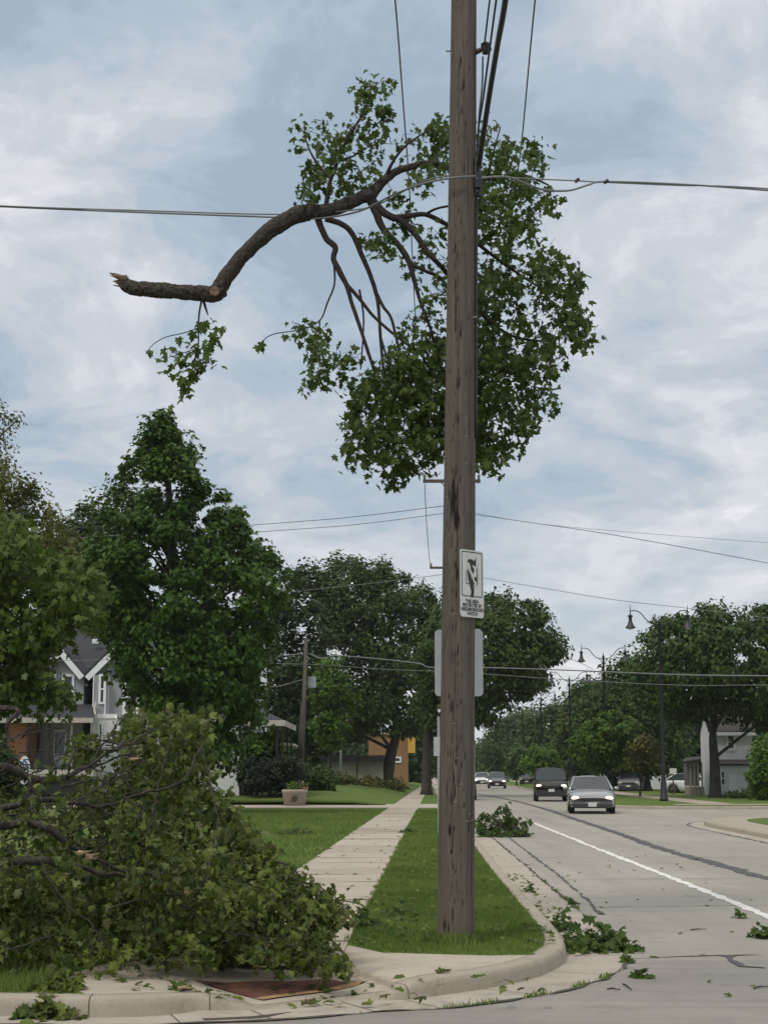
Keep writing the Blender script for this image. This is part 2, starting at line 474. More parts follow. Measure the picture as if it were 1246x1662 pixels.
def cat_rom(pts, per=6):
    p = [np.array(q, float) for q in pts]; out = []
    for i in range(len(p)-1):
        p0 = p[max(i-1, 0)]; p1 = p[i]; p2 = p[i+1]; p3 = p[min(i+2, len(p)-1)]
        for k in range(per):
            t = k/per
            out.append(0.5*((2*p1)+(-p0+p2)*t+(2*p0-5*p1+4*p2-p3)*t*t+(-p0+3*p1-3*p2+p3)*t**3))
    out.append(p[-1]); return out
def nrm(a): return a / np.maximum(np.linalg.norm(a, axis=-1, keepdims=True), 1e-9)
def sheet(name, pts, mat, z, kind='structure'):
    vs = [Vector((p[0], p[1], 0)) for p in pts]
    tris = geometry.tessellate_polygon([vs])
    mb = MB()
    fs = []
    for t in tris:
        a, b, c = (vs[i] for i in t)
        fs.append(tuple(t) if (b-a).cross(c-a).z > 0 else tuple(reversed(t)))
    mb.add([(p[0], p[1], z) for p in pts], fs)
    o = mb.build(name, mat)
    if kind: o['kind'] = kind
    return o
def inside(poly, q):
    poly = np.array(poly, float); x, y = q[:, 0], q[:, 1]; r = np.zeros(len(q), bool)
    j = len(poly)-1
    for i in range(len(poly)):
        xi, yi = poly[i]; xj, yj = poly[j]
        c = ((yi > y) != (yj > y)) & (x < (xj-xi)*(y-yi)/(yj-yi+1e-12)+xi)
        r ^= c; j = i
    return r
def edge_dist(poly, q):
    poly = np.array(poly, float); d = np.full(len(q), 1e9)
    for i in range(len(poly)):
        a = poly[i]; b = poly[(i+1) % len(poly)]; ab = b-a
        t = np.clip(((q-a) @ ab)/max(ab @ ab, 1e-9), 0, 1)
        d = np.minimum(d, np.linalg.norm(q-(a+t[:, None]*ab), axis=1))
    return d
def sample_poly(poly, n, margin=0.0):
    poly = np.array(poly, float); lo, hi = poly.min(0), poly.max(0); out = np.zeros((0, 2))
    while len(out) < n:
        q = rng.uniform(lo, hi, (n*3, 2)); q = q[inside(poly, q)]
        if margin > 0:
            q = q[edge_dist(poly, q) > margin*rng.uniform(0.2, 1, len(q))]
        out = np.vstack([out, q])
    return out[:n]
# leaf templates: (verts, triangles); y runs from stalk to tip
def maple_template():
    half = [(0.0, 0.0), (0.10, -0.09), (0.30, -0.12), (0.42, -0.02), (0.30, 0.12), (0.47, 0.24), (0.58, 0.46), (0.40, 0.42), (0.26, 0.42),
            (0.26, 0.62), (0.20, 0.74), (0.10, 0.74), (0.0, 1.0)]
    v = [(0, 0.32, 0.0)]; t = []
    def z(x, y): return -0.55*x*x - 0.22*(y-0.3)**2 + 0.10*abs(x)
    for s in (1, -1):
        o = len(v); v += [(s*x, y, z(x, y)) for x, y in half]
        for i in range(len(half)-1):
            t.append((0, o+i, o+i+1) if s > 0 else (0, o+i+1, o+i))
    v = np.array(v); v[:, 1] -= 0.3
    return v, np.array(t)
T_MAPLE = maple_template()
def maple_small():
    half = [(0.0, 0.0), (0.34, -0.08), (0.30, 0.14), (0.56, 0.44), (0.26, 0.45), (0.0, 1.0)]
    v = [(0, 0.32, 0.0)]; t = []
    for s in (1, -1):
        o = len(v); v += [(s*x, y, -0.5*x*x) for x, y in half]
        for i in range(len(half)-1):
            t.append((0, o+i, o+i+1) if s > 0 else (0, o+i+1, o+i))
    v = np.array(v); v[:, 1] -= 0.3
    return v, np.array(t)
T_MAPLES = maple_small()
T_DIA = (np.array([(0, -0.5, 0), (0.42, 0.0, -0.10), (0, 0.5, 0.0), (-0.42, 0.0, -0.10)]), np.array([(0, 1, 2), (0, 2, 3)]))
T_LONG = (np.array([(0, -0.5, 0), (0.33, -0.1, -0.06), (0, 0.55, -0.05), (-0.33, -0.1, -0.06)]), np.array([(0, 1, 2), (0, 2, 3)]))
T_BLADE = (np.array([(-0.5, 0, 0), (0.5, 0, 0), (0.1, 1.0, 0.25)]), np.array([(0, 1, 2)]))
def leaf_mesh(name, tmpl, c, nor, tip, size, tint, mat, parent=None, wx=1.0, curl_max=None):
    V, T = tmpl; N = len(c); nv = len(V); ntf = len(T)
    nor = nrm(nor); tip = tip - nor*np.sum(tip*nor, 1, keepdims=True); tip = nrm(tip)
    side = np.cross(tip, nor)
    size = np.broadcast_to(size, (N,)).astype(float)[:, None, None]
    wr_ = rng.uniform(0.62, 1.12, (N, 1, 1)) if nv > 6 else 1.0
    fold = rng.normal(0.18, 0.38, (N, 1, 1)) if nv > 6 else 0.0
    shr = rng.normal(0, 0.18, (N, 1, 1)) if nv > 6 else 0.0
    curl = (rng.uniform(0.4, 2.2, (N, 1, 1)) if curl_max is None else rng.uniform(0.3, curl_max, (N, 1, 1)))
    W = c[:, None, :] + size*((V[None, :, 0:1]*wx*wr_+shr*V[None, :, 1:2])*side[:, None, :] + V[None, :, 1:2]*tip[:, None, :] + (curl*V[None, :, 2:3]+fold*np.abs(V[None, :, 0:1])+.5*shr*V[None, :, 0:1]*V[None, :, 1:2])*nor[:, None, :])
    W = W.reshape(-1, 3)
    if parent is not None:
        o = Vector((0, 0, 0)); q = parent
        while q is not None: o += q.location; q = q.parent
        W = W - np.array(o)
    F = (T[None] + (np.arange(N)*nv)[:, None, None]).reshape(-1)
    me = bpy.data.meshes.new(name)
    me.vertices.add(N*nv); me.vertices.foreach_set('co', W.astype(np.float32).ravel())
    nf = N*ntf
    me.loops.add(nf*3); me.loops.foreach_set('vertex_index', F.astype(np.int32))
    me.polygons.add(nf)
    me.polygons.foreach_set('loop_start', np.arange(0, nf*3, 3, dtype=np.int32))
    me.polygons.foreach_set('loop_total', np.full(nf, 3, np.int32))
    me.update(calc_edges=True)
    a = me.attributes.new('tint', 'FLOAT', 'FACE')
    a.data.foreach_set('value', np.repeat(tint, ntf).astype(np.float32))
    me.materials.append(mat)
    ob = bpy.data.objects.new(name, me); COL.objects.link(ob)
    if parent is not None: ob.parent = parent
    return ob
def rand_unit(n): return nrm(rng.normal(size=(n, 3)))
def rand_ball(n, p=0.45): return rand_unit(n)*rng.uniform(0, 1, (n, 1))**p

# a crown of leaf clumps filling a traced outline with real depth
def crown_points(poly, Y, nc, lp, cr, thick, flat=0.7, front=0.0):
    poly = np.array(poly, float); s = ppm(Y)
    q = sample_poly(poly, nc, cr*s*0.5)
    e = edge_dist(poly, q); em = max(e.max(), 1)
    th = thick*np.sqrt(np.clip(1-(1-e/em)**2, 0.02, 1))
    u = rng.uniform(-1, 1, nc); u = np.sign(u)*np.abs(u)**0.6
    yy = Y + th*(u-front)
    cen = np.array([P(a, b, Y) for a, b in q])
    # move along depth only, keeping metres: same X, Z offsets scaled to hold the outline
    cen = np.array([P(a, b, y) for (a, b), y in zip(q, yy)])
    rr = cr*rng.uniform(0.5, 1.45, nc)
    n = nc*lp
    idx = np.repeat(np.arange(nc), lp)
    off = rand_ball(n, 0.42)*rr[idx][:, None]; off[:, 2] *= flat; off[:, 2] -= .25*(off[:, 0]**2+off[:, 1]**2)/rr[idx]
    pts = cen[idx]+off
    return cen, pts, idx, off
def tree(label, Y, poly, base_px, trunk_r, mat, nc=260, lp=50, cr=0.9, leaf=0.25, thick=3.0, tmpl=T_DIA, name='tree', flat=0.7,
         limbs=22, top=0.6, holes=None, group='trees', tintspread=0.25, droop=0.35, trunk_pts=None, cat='tree', extra=None):
    bx, by = base_px
    nc = int(nc*1.25); lp = int(lp*1.7); leaf = leaf*1.02
    if isinstance(Y, tuple): Y, base = Y[0], P(bx, by, Y[0])
    else: base = P(bx, by, Y)
    base[2] = KH - 0.05
    root = thing(name, label, cat, base, 0, group)
    cen, pts, idx, off = crown_points(poly, Y, nc, lp, cr, thick, flat)
    if extra is not None:          # further clumps that carry the leader to its tip
        ep, en, er, et = extra
        c2, p2, i2, o2 = crown_points(ep, Y, en, lp, er, et, flat)
        cen = np.vstack([cen, c2]); pts = np.vstack([pts, p2]); idx = np.r_[idx, i2+nc]; off = np.vstack([off, o2])
    cc = cen.mean(0)
    outw = nrm(pts-cc)
    nor = 0.9*rand_unit(len(pts)) + np.array((0, 0, 0.75)) + 0.45*outw + 0.4*nrm(off)
    tip = rand_unit(len(pts)) + np.array((0, 0, -droop*2)) + 0.6*outw
    ctint = rng.normal(0.42, tintspread*0.6, len(cen))
    tint = np.clip(ctint[idx]+rng.normal(0, tintspread*0.6, len(pts)), 0, 1)
    leaf_mesh('crown', tmpl, pts, nor, tip, leaf*rng.uniform(0.65, 1.3, len(pts)), tint, mat, root)
    # trunk and limbs
    mb = MB()
    zs = cen[:, 2]; ztop = zs.min() + (zs.max()-zs.min())*top
    tx = np.median(cen[:, 0])
    if trunk_pts is None:
        p0 = base; p1 = np.array((base[0]+(cc[0]-base[0])*0.25, base[1], base[2]+(ztop-base[2])*0.5)); p2 = np.array((base[0]+(cc[0]-base[0])*0.6, base[1]+0.2, ztop))
        tp = cat_rom([p0, p1, p2], 6)
    else: tp = cat_rom([P(a, b, Y) for a, b in trunk_pts], 5); tp[0][2] = KH-0.1
    L = len(tp)
    rad = [trunk_r*((1-i/(L-1))*0.8+0.2)*(1.35 if i == 0 else 1.0) for i in range(L)]
    mb.tube(tp, rad, 10)
    sel = rng.choice(len(cen), min(limbs, len(cen)), replace=False)
    for k in sel:
        c = cen[k]
        i = min(L-1, max(int(L*0.3), int(np.argmin([abs(p[2]-(c[2]-1.0-abs(c[0]-p[0])*0.7)) for p in tp]))))
        a = tp[i]; mid = a*0.5+c*0.5 + np.array((0, 0, 0.12*np.linalg.norm(c-a))) + rand_unit(1)[0]*0.12*np.linalg.norm(c-a)
        r0 = rad[i]*0.33
        pp = cat_rom([a, mid, c], 4)
        mb.tube(pp, [r0*(1-j/(len(pp)-1))+0.02 for j in range(len(pp))], 6, False)
    mb.build('trunk', M['bark'], root, True)
    return root

# ================================================================== GROUND
sheet('ground', [(-900, -300), (900, -300), (900, 1500), (-900, 1500)], M['earth'], -0.03)
sheet('road', [(-70, 12.2), (0.2, 12.2), (1.4, 12.9), (2.25, 14.1), (60, 15.6), (60, 420), (-70, 420)], M['road'], 0.0)
sheet('street', [(-70, -60), (90, -60), (90, 15.6), (60, 15.6), (2.25, 14.1), (1.4, 12.9), (0.2, 12.2), (-70, 12.2)], M['street'], 0.0)

# kerb outline of the left block: photo pixel, height
KPX = [(-900, 1626, .13), (-300, 1619, .13), (0, 1616, .13), (130, 1618, .13), (250, 1616, .13), (330, 1614, .105), (418, 1635, .018), (500, 1628, .014), (590, 1617, .02), (645, 1603, .085),
       (705, 1586, .13), (800, 1573, .13), (868, 1558, .13), (905, 1540, .13), (913, 1527, .13), (904, 1509, .13), (880, 1482, .13), (850, 1450, .13), (810, 1407, .13), (776, 1366, .13)]
kp = [np.array((*G(a, b, h)[:2], h)) for a, b, h in KPX]
last = kp[-1]
for Yf, Xf in ((45, 2.15), (60, 2.47), (81, 2.95), (105, 3.55), (132, 4.25), (200, 6.05), (300, 8.8), (420, 12.0)):
    kp.append(np.array((Xf, Yf, .13)))
KC = np.array(cat_rom(kp, 8))
tg = np.gradient(KC[:, :2], axis=0); tg = tg/np.linalg.norm(tg, axis=1, keepdims=True)
KN = np.stack([tg[:, 1], -tg[:, 0]], 1)
def koff(d, i=slice(None)): return KC[i, :2]+KN[i]*d
def kerb_mesh(KC, KN, name):
    rows = []
    for i in range(len(KC)):
        h = KC[i, 2]; c = KC[i, :2]; n = KN[i]
        w = 0.007*mnoise.noise(Vector((c[0]*2, c[1]*2, 0)))+.006*mnoise.noise(Vector((c[0]*9, c[1]*9, 2))); h = h+.004*mnoise.noise(Vector((c[0]*5, c[1]*5, 8)))-.010*max(0, mnoise.noise(Vector((c[0]*3, c[1]*3, 21)))-.25)*2
        prof = [(0.035+w, -0.03), (0.020+w, h*0.6), (0.008+w, h-0.018), (-0.012+w, h-0.004), (-0.035, h), (-0.09, h+0.001), (-0.16, h), (-0.165, -0.03)]
        rows.append([(c[0]+n[0]*d, c[1]+n[1]*d, z) for d, z in prof])
    mb = MB(); mb.grid(rows)
    return struct(mb.build(name, M['kerb'], None, True))
kerb_mesh(KC, KN, 'kerb')
# gutter pan
wid = np.interp(np.arange(len(KC)), [0, 16, 40, 64, 200], [0.30, 0.30, 0.50, 0.56, 0.56])
def smooth_curve(c, w, k):
    idx = np.arange(len(c)); out = np.zeros_like(c)
    for d in range(-w, w+1): out += c[np.clip(idx+d, 0, len(c)-1)]
    out /= (2*w+1); return out
KS = KC[:, :2].copy()
for _ in range(3): KS = smooth_curve(KS, 5, 1)
kw = np.clip((KC[:, 1]-8)/3, 0, 1)[:, None]
ts = np.gradient(KS, axis=0); ts /= np.linalg.norm(ts, axis=1, keepdims=True)
KNS = np.stack([ts[:, 1], -ts[:, 0]], 1)
rows = []
for i in range(len(KC)):
    a = KS[i]-KNS[i]*0.10; b = KS[i]+KNS[i]*(wid[i]+0.015*mnoise.noise(Vector((i*0.7, 0, 0))))
    rows.append([(a[0], a[1], 0.004), (b[0], b[1], 0.004)])
mb = MB(); mb.grid([[r[1], r[0]] for r in rows]); struct(mb.build('gutter', M['gutter']))
# dark dirt seam along the gutter edge
def strip(name, pts, w, z, mat, jitter=0.0, kind='structure'):
    pts = [np.array(p[:2], float) for p in pts]; rows = []
    for i, p in enumerate(pts):
        t = pts[min(i+1, len(pts)-1)]-pts[max(i-1, 0)]; t /= max(np.linalg.norm(t), 1e-9); n = np.array((t[1], -t[0]))
        ww = w[i] if hasattr(w, '__len__') else w
        ja = ww*jitter*mnoise.noise(Vector((p[0]*3+7, p[1]*3, 1))); jb = ww*jitter*mnoise.noise(Vector((p[0]*3, p[1]*3, 5)))
        a = p+n*(ww/2+ja); b = p-n*(ww/2+jb)
        rows.append([(b[0], b[1], z), (a[0], a[1], z)])
    m = MB(); m.grid(rows); o = m.build(name, mat)
    if kind: o['kind'] = kind
    return o
def resamp(pts, step):
    pts = np.array([p[:2] for p in pts], float); d = np.r_[0, np.cumsum(np.linalg.norm(np.diff(pts, axis=0), axis=1))]
    s = np.arange(0, d[-1], step); return np.stack([np.interp(s, d, pts[:, 0]), np.interp(s, d, pts[:, 1])], 1)
seam = [KS[i]+KNS[i]*(wid[i]+0.01) for i in range(len(KC)) if KC[i, 1] < 70]
strip('gutter_seam', resamp(seam, 0.05), 0.035, 0.008, M['joint'], 1.6)
# joints across the gutter
mb = MB()
for i in range(8, len(KC), 13):
    if KC[i, 1] > 45: break
    a = KC[i, :2]+KN[i]*0.04; b = KS[i]+KNS[i]*wid[i]
    t = tg[i]*0.004
    mb.add([(a[0]-t[0], a[1]-t[1], .0085), (a[0]+t[0], a[1]+t[1], .0085), (b[0]+t[0], b[1]+t[1], .0085), (b[0]-t[0], b[1]-t[1], .0085)], [(0, 3, 2, 1)])
struct(mb.build('gutter_joint', M['joint']))

# joints and cracks across the kerb
mb = MB()
for i in (25, 41, 74, 104, 131, 150, 160):
    if i >= len(KC): break
    h = KC[i, 2]; rws = []
    for e in (-.0028, .0028):
        c = KC[i, :2]+tg[i]*e; n = KN[i]
        rws.append([(c[0]+n[0]*(d+.003), c[1]+n[1]*(d+.003), z+.0025) for d, z in [(0.037, 0.0), (0.022, h*0.6), (0.011, h-0.018), (-0.012, h-0.002), (-0.035, h), (-0.09, h+0.001), (-0.158, h)]])
    mb.grid(rws)
struct(mb.build('kerb_joint', M['joint']))
# corner pad with its ramp: ruled between the kerb's back edge and the lawn
i0 = 3*8; i1 = 13*8-3
outer = np.array([(*(KC[i, :2]-KN[i]*0.158), KC[i, 2]-0.002) for i in range(i0, i1+1)])
innerpx = [(92, 1588), (150, 1570), (220, 1553), (330, 1538), (450, 1532), (560, 1533), (620, 1546), (720, 1549), (800, 1551), (868, 1549)]
inner = np.array([(*G(a, b, KH)[:2], KH) for a, b in innerpx])
def arc_resample(p, n):
    d = np.r_[0, np.cumsum(np.linalg.norm(np.diff(p[:, :2], axis=0), axis=1))]; s = np.linspace(0, d[-1], n)
    return np.stack([np.interp(s, d, p[:, k]) for k in range(3)], 1)
NO = 90
ou = arc_resample(outer, NO); inn = arc_resample(inner, NO)
prow = []
for k in range(NO):
    row = []
    for j in range(13):
        t = j/12; q = ou[k]*(1-t)+inn[k]*t
        q[2] = ou[k][2]+(KH-ou[k][2])*min(1, t*1.15)
        row.append(q)
    prow.append(row)
mb = MB(); mb.grid([[r for r in reversed(row)] for row in prow])
struct(mb.build('corner_pavement', M['walk'], None, True))
PADV = np.array([q for row in prow for q in row])
def padz(x, y):
    d = (PADV[:, 0]-x)**2+(PADV[:, 1]-y)**2; k = np.argsort(d)[:4]; w = 1/(d[k]+1e-5)
    return float((PADV[k, 2]*w).sum()/w.sum())
# lawn of the left block
bpts = [tuple(KC[i, :2]-KN[i]*0.155) for i in range(0, i0+1)] + [tuple(p[:2]) for p in inn] + [tuple(KC[i, :2]-KN[i]*0.155) for i in range(i1+1, len(KC))]
lawn_poly = bpts+[(-80, 420), (-80, 9)]
sheet('lawn', lawn_poly, M['lawn'], KH)
# public walk
def walk_edge(Y): # left, right X of the walk
    return -1.246+(Y-26.4)*0.0364, 0.092+(Y-26.4)*0.0328
Ys = [12.75]
while Ys[-1] < 230: Ys.append(Ys[-1]+1.52)
mbA, mbB, mbJ, mbC = MB(), MB(), MB(), MB()
dark_ranges = [(23.0, 25.6), (29.6, 32.0), (38.0, 41.5), (55, 57)]
for k in range(len(Ys)-1):
    a, b = Ys[k], Ys[k+1]
    la, ra = walk_edge(a); lb, rb = walk_edge(b)
    if 60.5 < a < 64: pass
    m = mbB if any(u < (a+b)/2 < w for u, w in dark_ranges) else (mbC if rng.random() < .35 else mbA)
    g = 0.012
    n = 6
    top = [(la+(ra-la)*t/n+0.0, a+g) for t in range(n+1)]; bot = [(lb+(rb-lb)*t/n, b-g) for t in range(n+1)]
    za, zb_ = KH+.005+rng.uniform(0, .010), KH+.005+rng.uniform(0, .010); tl = rng.uniform(-.003, .003)
    m.grid([[(x, y, za+tl*(j_-3)/3) for j_, (x, y) in enumerate(top)], [(x, y, zb_+tl*(j_-3)/3) for j_, (x, y) in enumerate(bot)]])
    mbJ.add([(la, b-g, KH+.0045), (ra, b-g, KH+.0045), (ra, b+g, KH+.0045), (la, b+g, KH+.0045)], [(0, 1, 2, 3)])
struct(mbA.build('sidewalk', M['walk'])); struct(mbC.build('sidewalk', M['walk3'])); struct(mbB.build('sidewalk_replaced_slabs', M['walk2'])); struct(mbJ.build('sidewalk_joint', M['joint']))
# cross walk path farther back and driveway
cw0, cw1 = G(400, 1311.5, KH)[1], G(400, 1305.5, KH)[1]
sheet('path', [(-40, cw0), (2.35, cw0), (2.45, cw1), (-40, cw1+1.0)], M['walk'], KH+0.012)

# rusty tactile plate
A, B, C_, D = [G(a, b, z) for a, b, z in ((312, 1594, .075), (520, 1583, .085), (583, 1596, .04), (413, 1618, .035))]
rows = []
for i in range(33):
    t = i/32; row = []
    for j in range(17):
        s = j/16; q = (D*(1-t)+C_*t)*(1-s)+(A*(1-t)+B*t)*s
        dome = 0.004 if (i % 2 and j % 2) else 0.0
        row.append((q[0], q[1], padz(q[0], q[1])+0.006+dome))
    rows.append(row)
mb = MB(); mb.grid(rows)
pl = mb.build('tactile_plate', M['rust'], None, False)
tag(pl, 'rust brown cast iron tactile plate set into the kerb ramp', 'tactile plate')
# rust stained strip in front of the plate
rows = []
for i in range(25):
    q0 = D*(1-i/24)+C_*(i/24)
    dv_ = (D-A); dv_ = dv_[:2]/np.linalg.norm(dv_[:2])
    rows.append([(q0[0]+dv_[0]*u, q0[1]+dv_[1]*u, padz(q0[0]+dv_[0]*u, q0[1]+dv_[1]*u)+0.007) for u in (-.01, .04, .09)])
mb = MB(); mb.grid(rows); struct(mb.build('ramp_landing', M['ruststain']))
# raised house lawn beyond the cross path
rows = []
for y, z in ((cw1-.6, KH-.06), (cw1+.4, KH+.03), (71, .28), (74, .48), (78, .60), (100, .68), (150, .68), (185, .5), (230, KH-.05)):
    xe = walk_edge(y)[0]-.15
    rows.append([(x, y+(.9 if y < 70 and k < 2 else 0), z if k < 5 else (z*.6+KH*.4 if k == 5 else KH+.002)) for k, x in enumerate((-80, -40, -20, -9, xe-3.5, xe-1.6, xe))])
mb = MB(); mb.grid(rows); struct(mb.build('lawn_bank', M['lawn'], None, True))

# markings and cracks on the road
def gl(pts, z=0.0): return [G(a, b, z) for a, b in pts]
wl = [G(1300, 1511), G(1246, 1488), G(1150, 1449), G(1050, 1409.5), G(973, 1379.5), G(915, 1356), G(866, 1336)]
strip('lane_line', resamp(cat_rom(wl, 8), 0.15), 0.13, 0.005, M['paintw'], 0.5)
ck = [G(1330, 1449), G(1246, 1426.5), G(1150, 1399), G(1077, 1379), G(1000, 1352), G(940, 1332), G(880, 1312), G(830, 1299), G(770, 1287.5)]
strip('tar_seam', resamp(cat_rom(ck, 8), 0.25), 0.24, 0.006, M['tar'], 0.45)
strip('road_joint', resamp(gl([(1016, 1557), (1100, 1553), (1180, 1551), (1330, 1549)]), 0.06), 0.03, 0.005, M['joint'], 1.5)
strip('road_joint', resamp(gl([(968, 1473), (1100, 1471), (1330, 1468)]), 0.06), 0.02, 0.005, M['joint'], 1.5)
strip('road_joint', resamp(gl([(1180, 1551), (1190, 1563), (1205, 1569), (1240, 1572)]), 0.05), [0.12]*2+[0.07]*200, 0.0065, M['tar'], 1.0)
strip('road_joint', resamp(gl([(790, 1330), (845, 1375), (905, 1420), (962, 1470), (975, 1485)]), 0.08), 0.034, 0.0065, M['tar'], 1.6)
strip('road_joint', resamp(gl([(330, 1656), (420, 1651), (480, 1643)]), 0.05), 0.05, 0.007, M['joint'], 1.8)
# joint lines crossing lanes, every few metres
for yy in (24.5, 30.5, 36.5, 42.5, 48.5, 54.5, 60.5, 72, 84):
    xl = 2.6+(yy-32)*0.017
    strip('road_joint', resamp([(xl, yy), (xl+7.2, yy+0.3)], 0.2), 0.022, 0.0045, M['joint'], 1.2)
# right blocks
def block(name, pts, mat=None):
    pts = [np.array((*p, KH)) for p in pts]
    c = np.array(cat_rom(pts, 6)); t = np.gradient(c[:, :2], axis=0); t /= np.linalg.norm(t, axis=1, keepdims=True)
    n = np.stack([t[:, 1], -t[:, 0]], 1)
    return c, n
kr = [(60, 56.2), (30, 55.6), (16, 55.0), (12.6, 54.0), (10.6, 51.8), (9.75, 49.3), (9.45, 46.5), (9.3, 42), (9.15, 37), (8.9, 30), (8.6, 20)]
c, n = block('b', kr); kerb_mesh(c, n, 'kerb')
inn2 = c[:, :2]-n*0.155
sheet('pavement', [tuple(p) for p in inn2]+[(60, 20)], M['walk2'], KH-0.002)
sheet('lawn', [tuple(p) for p in (c[:, :2]-n*1.25)]+[(60, 20)], M['lawn'], KH+0.004)
gut = [(p[0], p[1]) for p in (c[:, :2]+n*0.03)]; gut2 = [(p[0], p[1]) for p in (c[:, :2]+n*0.5)]
mb = MB(); mb.grid([[(*b, .004), (*a, .004)] for a, b in zip(gut, gut2)]); struct(mb.build('gutter', M['gutter']))
strip('gutter_seam', resamp(gut2, 0.1), 0.06, 0.008, M['tar'], 1.6)
kf = [(20.5, 420), (17.2, 300), (14.2, 200), (12.2, 132), (11.3, 105), (10.6, 84), (10.2, 74), (10.4, 71), (11.6, 69.6), (14, 69.2), (30, 68.8), (60, 68.5)]
c, n = block('b', kf); n = n; 
kerb_mesh(c, n, 'kerb')
inn3 = c[:, :2]-n*0.155
sheet('lawn', [tuple(p) for p in inn3]+[(120, 68), (120, 420)], M['lawn'], KH)
mb = MB()
mb.grid([[(x+3.8, y, KH+.006), (x+5.4, y, KH+.006)] for x, y in ((10.6, 74), (11.3, 105), (12.2, 132), (14.2, 200), (17.2, 300))])
mb.grid([[(x, 71.5, KH+.0075), (x, 73.4, KH+.0075)] for x in (60, 40, 20, 13)])
struct(mb.build('sidewalk', M['walk2']))

# grass blades on the lawns that are near
def blades(name, poly_xy, n, h, w, lo=0.0):
    q = sample_poly(poly_xy, n)
    base = np.array([(a, b, KH) for a, b in q])
    yaw = rng.uniform(0, 2*math.pi, n); lean = rng.normal(0, 0.35, (n, 2))
    tip = np.stack([lean[:, 0], lean[:, 1], np.ones(n)], 1)
    nor = np.stack([np.cos(yaw), np.sin(yaw), np.full(n, 0.25)], 1)
    hh = h*rng.uniform(0.5, 1.35, n)
    V = (T_BLADE[0]*np.array((w/h, 1, 1)), T_BLADE[1])
    pat = np.array([mnoise.noise(Vector((a*1.3, b*0.7, 2))) for a, b in q])
    return leaf_mesh(name, V, base, nor, tip, hh, np.clip(rng.normal(0.42, 0.22, n)+pat*0.5, 0, 1), M['blade'])
kin = [tuple(KC[i, :2]-KN[i]*0.16) for i in range(i1, len(KC)) if KC[i, 1] < 30]
inner_front = [tuple(p[:2]) for p in inn if p[0] > walk_edge(13.9)[1]+0.02]
def wavy(side, ys, d):
    return [(walk_edge(y)[side]+d+.07*mnoise.noise(Vector((y*1.7, side*9, 3)))+.04*mnoise.noise(Vector((y*5, side*9, 3))), y) for y in ys]
park = wavy(1, np.arange(30, 14.2, -.15), -.02) + inner_front + kin
g1 = blades('grass', park, 56000, 0.040, 0.010)
park2 = wavy(1, np.arange(62, 30, -.3), -.02) + [(1.75, 30), (2.0, 45), (2.3, 62)]
g2 = blades('grass', park2, 22000, 0.05, 0.018)
lawnL = wavy(0, np.arange(14.2, 62, .25), .02) + [(-6.0, 62), (-6, 30), (-4.5, 14)]
g3 = blades('grass', lawnL, 42000, 0.055, 0.020)
ll = [tuple(KC[i, :2]-KN[i]*0.16) for i in range(6, i0)]
g4 = blades('grass', ll+[tuple(inn[0][:2]), tuple(G(40, 1545, KH)[:2]), tuple(G(-200, 1550, KH)[:2])], 9000, 0.075, 0.011)
for g in (g1, g2, g3, g4): tag(g, 'short green lawn grass', 'grass', None, 'stuff')
g1['label'] = 'green grass strip between the public walk and the main road kerb'
g2['label'] = 'farther grass strip along the main road kerb'
g3['label'] = 'green lawn grass left of the public walk'
g4['label'] = 'ragged grass by the kerb at the bottom left corner'
nt_ = 1500; aa = rng.uniform(0, 6.28, nt_); rr_ = .165+np.abs(rng.normal(0, .05, nt_)); _b = G(739, 1530, KH)
tf = leaf_mesh('grass', (T_BLADE[0]*np.array((.2, 1, 1)), T_BLADE[1]), np.c_[_b[0]+rr_*np.cos(aa), _b[1]+rr_*np.sin(aa), np.full(nt_, KH)], np.stack([np.cos(aa), np.sin(aa), np.full(nt_, .3)], 1), np.c_[rng.normal(0, .35, (nt_, 2)), np.ones(nt_)],
               .085*rng.uniform(.4, 1.4, nt_), np.clip(rng.normal(.45, .25, nt_), 0, 1), M['blade'])
tag(tf, 'longer untrimmed grass round the foot of the pole', 'grass', None, 'stuff')
# weeds in the gutter seam
ws = [p for p in resamp(seam, 0.012)]
ws = [p for p in ws if p[0] > -0.2 and p[1] < 24 and mnoise.noise(Vector((p[0]*2.2, p[1]*2.2, 9))) > 0.12]
ws = np.array(ws); ws = np.repeat(ws, 2, 0)+rng.normal(0, 0.02, (len(ws)*2, 2))
nw = len(ws)
yaw = rng.uniform(0, 6.28, nw)
wd = leaf_mesh('weeds', (T_BLADE[0]*np.array((0.3, 1, 1)), T_BLADE[1]), np.c_[ws, np.full(nw, 0.005)], np.stack([np.cos(yaw), np.sin(yaw), np.full(nw, .3)], 1),
               np.c_[rng.normal(0, .5, (nw, 2)), np.ones(nw)], 0.036*rng.uniform(.4, 1.4, nw), rng.uniform(0.1, .7, nw), M['blade'])
tag(wd, 'weeds growing in the seam between gutter and street', 'weeds', None, 'stuff')

